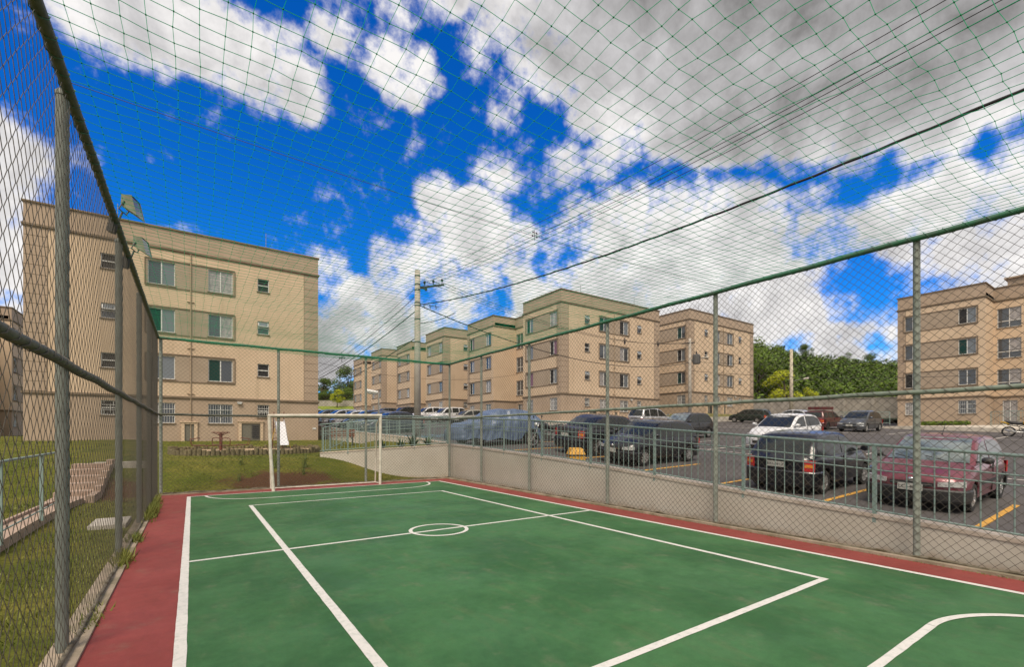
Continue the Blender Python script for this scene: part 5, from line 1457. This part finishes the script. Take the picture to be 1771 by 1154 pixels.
def leaf_cloud(clumps, n, size, seed, flat=.5):
    """many small leaf faces scattered through clumps (cx,cy,cz,rx,rz); uneven, with gaps"""
    g = np.random.default_rng(seed)
    C = np.array(clumps); w = (C[:,3]**2*C[:,4]); w /= w.sum()
    k = g.choice(len(C), n, p=w)
    d = g.normal(size=(n,3)); d /= np.linalg.norm(d, axis=1)[:,None]
    rad = g.uniform(.35,1.05,n)**.6
    P = C[k,:3]+d*np.stack([C[k,3],C[k,3],C[k,4]],1)*rad[:,None]
    nrm = d+g.normal(size=(n,3))*.5+np.array([0,0,flat]); nrm /= np.linalg.norm(nrm,axis=1)[:,None]
    a = np.cross(nrm, g.normal(size=(n,3))); a /= np.linalg.norm(a,axis=1)[:,None]
    b_ = np.cross(nrm, a); s = size*g.uniform(.55,1.25,n)[:,None]
    V = np.stack([P-a*s, P-b_*s*.5+nrm*s*.1, P+a*s, P+b_*s*.5+nrm*s*.1],1).reshape(-1,3)
    F = np.arange(n*4).reshape(-1,4)
    return V, F
TREES = {}
def tree_mesh(kind, var):
    key = (kind, var)
    if key in TREES: return TREES[key]
    g = random.Random(hash(key[1])+len(kind)*17+var); H = 1.0
    clumps = []
    n = 26
    for i in range(n):
        a = g.uniform(0,6.28); hgt = g.uniform(.34,.98); env = math.sin(min(1,(hgt-.22)/.74)*PI*.93)**.7
        rr = .40*env*g.uniform(.25,1.); s = g.uniform(.085,.17)
        clumps.append((rr*math.cos(a), rr*math.sin(a), hgt-.05, s, s*.72))
    V, F = leaf_cloud(clumps, 5200, .020, var+3)
    cm = npmesh('crown', V, F, LF[kind])
    b = MB(); b.tube([(0,0,-.05),(.01,0,.25),(.0,.015,.55),(.02,.0,.8)], [.032,.025,.016,.006], 8)
    for c in clumps[:12]:
        z0 = g.uniform(.25,.5); b.tube([(0,0,z0),(c[0]*.5,c[1]*.5,(z0+c[2])/2+.03),(c[0],c[1],c[2])], [.014,.009,.003], 5)
    o = b.build('trunk', BARK, None, smooth=True); tm = o.data; bpy.data.objects.remove(o)
    TREES[key] = (cm, tm); return TREES[key]
def tree(label, x, y, z, h, wid=1., kind='mid', var=0, group='trees beyond the car park', rz=0):
    t = thing('tree', label, 'tree', (x,y,z), rz, group)
    cm, tm = tree_mesh(kind, var)
    for nm, me in (('trunk', tm), ('crown', cm)):
        o = link(nm, me, t); o.scale = (h*wid, h*wid, h)
    return t
def at(u, d, z=0):
    l = (u-885.5)/806*d; return d*SY+l*CY, d*CY-l*SY, z
# hill and its wood
def hill_z(x, y):
    l = x*CY-y*SY; d = x*SY+y*CY
    s = smooth01((d-72)/70)
    crest = interp(l/max(d,1), [(.40,22.5),(.52,20.5),(.60,16.0),(.72,14.0),(.85,13.4),(1.2,12)])
    return 3.6+crest*s-1.5*smooth01((60-d)/20)
hx = fr(66,260,4); hy = fr(-40,170,5)
HILLM = mat('hill_undergrowth', (.030,.050,.012), .95, var=(.055,.075,.02), vscale=.15, bump=.6, bscale=1.2)
struct(grid('hill', hx, hy, hill_z, HILLM))
def forest():
    g = random.Random(9); groups = {'dark': [], 'mid': []}
    pts = 0
    while pts < 420:
        d = g.uniform(80,152); q = g.uniform(.36,.98); l = q*d
        x, y = d*SY+l*CY, d*CY-l*SY
        if x < 78 or (.54 < q < .665 and d < 92): continue
        pts += 1; z = hill_z(x, y); h = g.uniform(3.6,6.8)
        kd = 'mid' if g.random() < .42+.25*(q < .62) else 'dark'
        for _ in range(7):
            r = g.uniform(.9,1.9); groups[kd].append((x+g.uniform(-2,2), y+g.uniform(-2,2), z+h*g.uniform(.35,1.0)-.4, r, r*.7))
    for kd, c in groups.items():
        V, F = leaf_cloud(c, 70000 if kd == 'dark' else 60000, .34, 5 if kd == 'dark' else 6, .7)
        o = link('hillside_wood', npmesh('hillside_wood', V, F, LF[kd])); o['kind'] = 'stuff'
        tag(o, ('dark' if kd == 'dark' else 'lighter')+' green trees merging into one wood on the hill', 'wood')
forest()
hz_ = lambda u, d: at(u, d, hill_z(*at(u, d)[:2]))
def trx(label, u, d, h, wid, kind, var, dz=0):
    x, y, z = hz_(u, d); tree(label, x, y, z+dz, h, wid, kind, var, rz=var*1.3+u)
trx('bright yellow-green tree left of the slim lamp pole, the lightest tree on the hillside', 1358, 80, 8.4, 1.02, 'lime', 1)
trx('small yellow-green tree right behind the slim lamp pole', 1398, 79, 5.4, 1.0, 'lime', 2)
trx('tall mid green tree against the right end of the block with the grassy bank', 1312, 84, 12.5, .85, 'mid', 3)
trx('dark green tree between the yellow-green tree and the tall tree by the block', 1334, 92, 9.5, .9, 'dark', 4)
trx('spreading dark tree with visible branches behind the middle of the boundary wall', 1500, 84, 7.0, 1.5, 'dark', 5)
trx('mid green round tree behind the boundary wall left of the spreading dark tree', 1445, 86, 6.2, 1.35, 'mid', 6)
trx('mid green tree close to the left corner of the right apartment block', 1545, 82, 6.6, 1.2, 'mid', 3)
trx('lone tree rising above the skyline of the hill beside the slim lamp pole', 1395, 138, 9.2, .75, 'dark', 4, .0)
trx('flat topped tree on the skyline near the middle of the hill', 1468, 140, 8.6, .95, 'dark', 5, 0)
trx('second skyline tree left of the right apartment block', 1505, 141, 8.2, 1.0, 'dark', 6, 0)
# boundary walls
BLOCK = mat('grey_block_wall', (.40,.365,.32), .95, var=(.29,.262,.228), vscale=.8, bump=.5, bscale=8, streak=(.14,.125,.105))
def bwall(label, P, h, th=.2, seg=3.2):
    t = thing('boundary_wall', label, 'wall', (P[0][0],P[0][1],P[0][2]), 0, 'concrete boundary walls')
    a, c = Vector(P[0]), Vector(P[1]); L = (c-a).length; k = int(L/seg)
    b = MB(); b.obox((0,0,h/2-.4), c-a+Vector((0,0,h/2-.4)), th, h+.8); b.build('wall_body', BLOCK, t)
    b = MB(); b.obox((0,0,h+.05), c-a+Vector((0,0,h+.05)), th+.1, .1); b.build('wall_cap', CONC, t)
    p0 = None
    for i in range(k+1):
        if p0 is None: b = MB(); b.box(-.17,.17,-.17,.17,-.8,h+.0); p0 = b.build('pilaster', BLOCK, t)
        else: p0 = dup(p0, t)
        p0.location = (c-a)*(i/k); p0.rotation_euler = (0,0,math.atan2((c-a).y,(c-a).x))
bwall('grey concrete boundary wall at the foot of the wooded hill', ((72.5,-6,3.0),(72.5,46,4.6)), 2.25)
bwall('pale boundary wall above the bright grass bank at the far left', (at(535,113,8.0),at(640,113,8.0)), 1.5)
b = MB(); P = [at(520,98,5.6),at(650,98,5.6),at(650,113,8.2),at(520,113,8.2)]; Q = [at(520,135,9.0),at(650,135,9.0)]
b.quad(*P); b.quad(P[3],P[2],Q[1],Q[0])
struct(b.build('grass_bank', mat('bright_bank_grass', (.22,.26,.012), .95, var=(.14,.19,.015), vscale=.6, bump=.8, bscale=4)))
def ltree(label, u, d, h, wid, kind, var, z=8.2): z += .9; x, y, _ = at(u, d); tree(label, x, y, z, h, wid, kind, var, 'trees beyond the car park', u)
ltree('young bright green tree in front of the far left boundary wall', 583, 110, 4.3, .95, 'lime', 1, 6.9)
ltree('dark bushy tree at the right corner of the front block, above the far left wall', 556, 130, 9.0, 1.2, 'dark', 4, 7.2)
ltree('dark tree above the far left wall, middle of three', 579, 138, 9.0, 1.1, 'dark', 5, 7.2)
ltree('taller dark tree beside the most distant apartment block', 602, 142, 13.5, .9, 'dark', 6, 7.4)
ltree('mid green shrubby tree low over the far left wall', 565, 122, 5.2, 1.7, 'mid', 3, 7.2)
ltree('mid green shrubby tree right of the young bright tree', 596, 122, 5.4, 1.5, 'mid', 6, 7.2)

# agaves, weeds, hedge
AG = []
def agave(label, x, y, z, s, group='spiky plants by the slanting wall'):
    if not AG:
        g = random.Random(2); b = MB()
        for i in range(26):
            a = 2.4*i; el = g.uniform(.25,1.25); L = g.uniform(.34,.55); dx, dy = math.cos(a), math.sin(a)
            p = [Vector((dx*.03,dy*.03,0)), Vector((dx*L*.5*math.cos(el),dy*L*.5*math.cos(el),L*.55*math.sin(el))), Vector((dx*L*math.cos(el),dy*L*math.cos(el),L*math.sin(el)-.05*math.cos(el)))]
            sd = Vector((-dy,dx,0)); w = .03
            b.quad(p[0]-sd*w*.7,p[0]+sd*w*.7,p[1]+sd*w,p[1]-sd*w); b.poly([p[1]-sd*w,p[1]+sd*w,p[2]])
        o = b.build('agave_plant', LF['agave']); AG.append(o)
    else: o = dup(AG[0])
    o.location = (x,y,z); o.scale = (s,s,s); o.rotation_euler = (0,0,x*7); tag(o, label, 'plant', group)
def onwall(f, back): p = W0.lerp(W1, f)-WN*back; return p.x, p.y
for i, (f, bk, s, lab) in enumerate(((.22,.75,1.0,'spiky green agave at the right end of the planted strip behind the slanting wall'),(.34,.85,1.25,'largest spiky agave in the middle of the planted strip'),(.42,.6,.95,'spiky agave just left of the largest one in the planted strip'),(.58,.7,1.0,'spiky agave beside the goal post end of the planted strip'))):
    x, y = onwall(f, bk); agave(lab, x, y, .80+.33*(x-3.9)/4.1+.01*(y-15.5), s)
b = MB()
WD_ = []
def weed(label, x, y, s, var, cat='plant'):
    g = random.Random(var); b = MB()
    for i in range(13):
        a = g.uniform(0,6.28); h = g.uniform(.35,1.)*.62; lean = g.uniform(.05,.4)*h
        p0 = Vector((g.uniform(-.08,.08),g.uniform(-.08,.08),-.05)); p1 = p0+Vector((math.cos(a)*lean*.4,math.sin(a)*lean*.4,h*.6)); p2 = p0+Vector((math.cos(a)*lean,math.sin(a)*lean,h))
        sd = Vector((-math.sin(a),math.cos(a),0))*.009
        b.quad(p0-sd,p0+sd,p1+sd*1.2,p1-sd*1.2); b.poly([p1-sd*1.2,p1+sd*1.2,p2])
        for q in range(3): 
            c = p1.lerp(p2, q/3); d = Vector((math.cos(a+q*2),math.sin(a+q*2),.5))*.07; b.poly([c, c+d+sd, c+d*1.5, c+d-sd])
    o = b.build('weed_plant', LF['weed'], None, loc=(x,y,lawn_z(x,y))); o.scale = (s,s,s); tag(o, label, cat, 'weeds growing on the bank')
weed('tall leafy weed behind the left goal post, largest on the bank', 2.2,17.0,1.25,1); weed('thin weed on the bank right of the left goal post', 3.1,16.9,1.0,2)
weed('small weed on the bare earth right of the goal post foot', 2.95,16.3,.7,3); weed('small pale weed on the bank left of the goal', 1.15,16.0,.55,4); weed('faint tuft near the top of the bank left of the goal', 1.3,17.4,.8,5)
V, F = leaf_cloud([(0,i*.35-1.4,.22,.28,.2) for i in range(9)], 1500, .09, 8, .4)
o = link('hedge', npmesh('hedge', V, F, LF['mid']), None, (54.6,12.3,2.28)); tag(o, 'low leafy hedge along the base of the right apartment block', 'hedge')

# grass blades: lawn left of the fence, the bank behind the goal, tufts at the fence foot
def grass():
    g = np.random.default_rng(12); parts = []
    def scat(n, x0, x1, y0, y1, h, keep=None):
        x = g.uniform(x0,x1,n); y = g.uniform(y0,y1,n); ok = np.ones(n, bool)
        if keep is not None: ok = np.array([keep(a, c) for a, c in zip(x, y)])
        parts.append((x[ok], y[ok], np.full(ok.sum(), h)*g.uniform(.5,1.3,ok.sum())))
    from mathutils import noise as mn
    dens = lambda a, c: mn.noise(Vector((a*.9,c*.9,0)))+.35 > g.uniform(-.35,.7) and not (-2.8 < a < -1.85 and c > 8)
    bare = lambda a, c: dens(a, c) and not (abs(a-2.4) < 2.4 and 15.2 < c < 17.2 and mn.noise(Vector((a*1.3,c*1.3,3))) > -.25)
    scat(46000,-7,-.88,3.0,15.2,.055,dens); scat(30000,-9,6.3,15.15,20,.06,bare); scat(18000,-12,6.8,20,33,.07,dens)
    scat(9000,-14,-6,3,33,.08,dens)
    # taller tufts at the fence foot
    for (cx, cy, n, h, r) in ((-.68,11.6,700,.17,.40),(-.70,12.8,500,.15,.5),(-.72,7.5,260,.15,.16),(-.70,8.9,220,.12,.14),(-.75,13.8,500,.12,.6),(-.72,5.3,120,.08,.2)):
        parts.append((g.normal(cx,.045,n), g.normal(cy,r,n), np.full(n,h)*g.uniform(.4,1.3,n)))
    for cy in np.arange(.5,15,.8): 
        n = 30; parts.append((g.normal(7.40,.02,n), g.normal(cy,.22,n), np.full(n,.03)))
    x = np.concatenate([p[0] for p in parts]); y = np.concatenate([p[1] for p in parts]); h = np.concatenate([p[2] for p in parts])
    z = np.array([(lawn_z(a, c) if not (-.78 < a < 7.9 and c < 14.95) else .0) for a, c in zip(x, y)])-.01
    n = len(x); a = g.uniform(0,6.283,n); w = .006+.035*h; l = h*g.uniform(.2,.8,n); b2 = g.uniform(0,6.283,n)
    V = np.stack([np.stack([x-np.cos(a)*w,y-np.sin(a)*w,z],1),np.stack([x+np.cos(a)*w,y+np.sin(a)*w,z],1),np.stack([x+np.cos(b2)*l,y+np.sin(b2)*l,z+h],1)],1).reshape(-1,3)
    m = leafmat('grass_blades', (.080,.118,.016), (.155,.175,.030), (.26,.235,.07))
    o = link('grass', npmesh('grass', V, np.arange(n*3).reshape(-1,3), m)); o['kind'] = 'stuff'; tag(o, 'short olive green grass of the lawn and bank', 'grass')
grass()
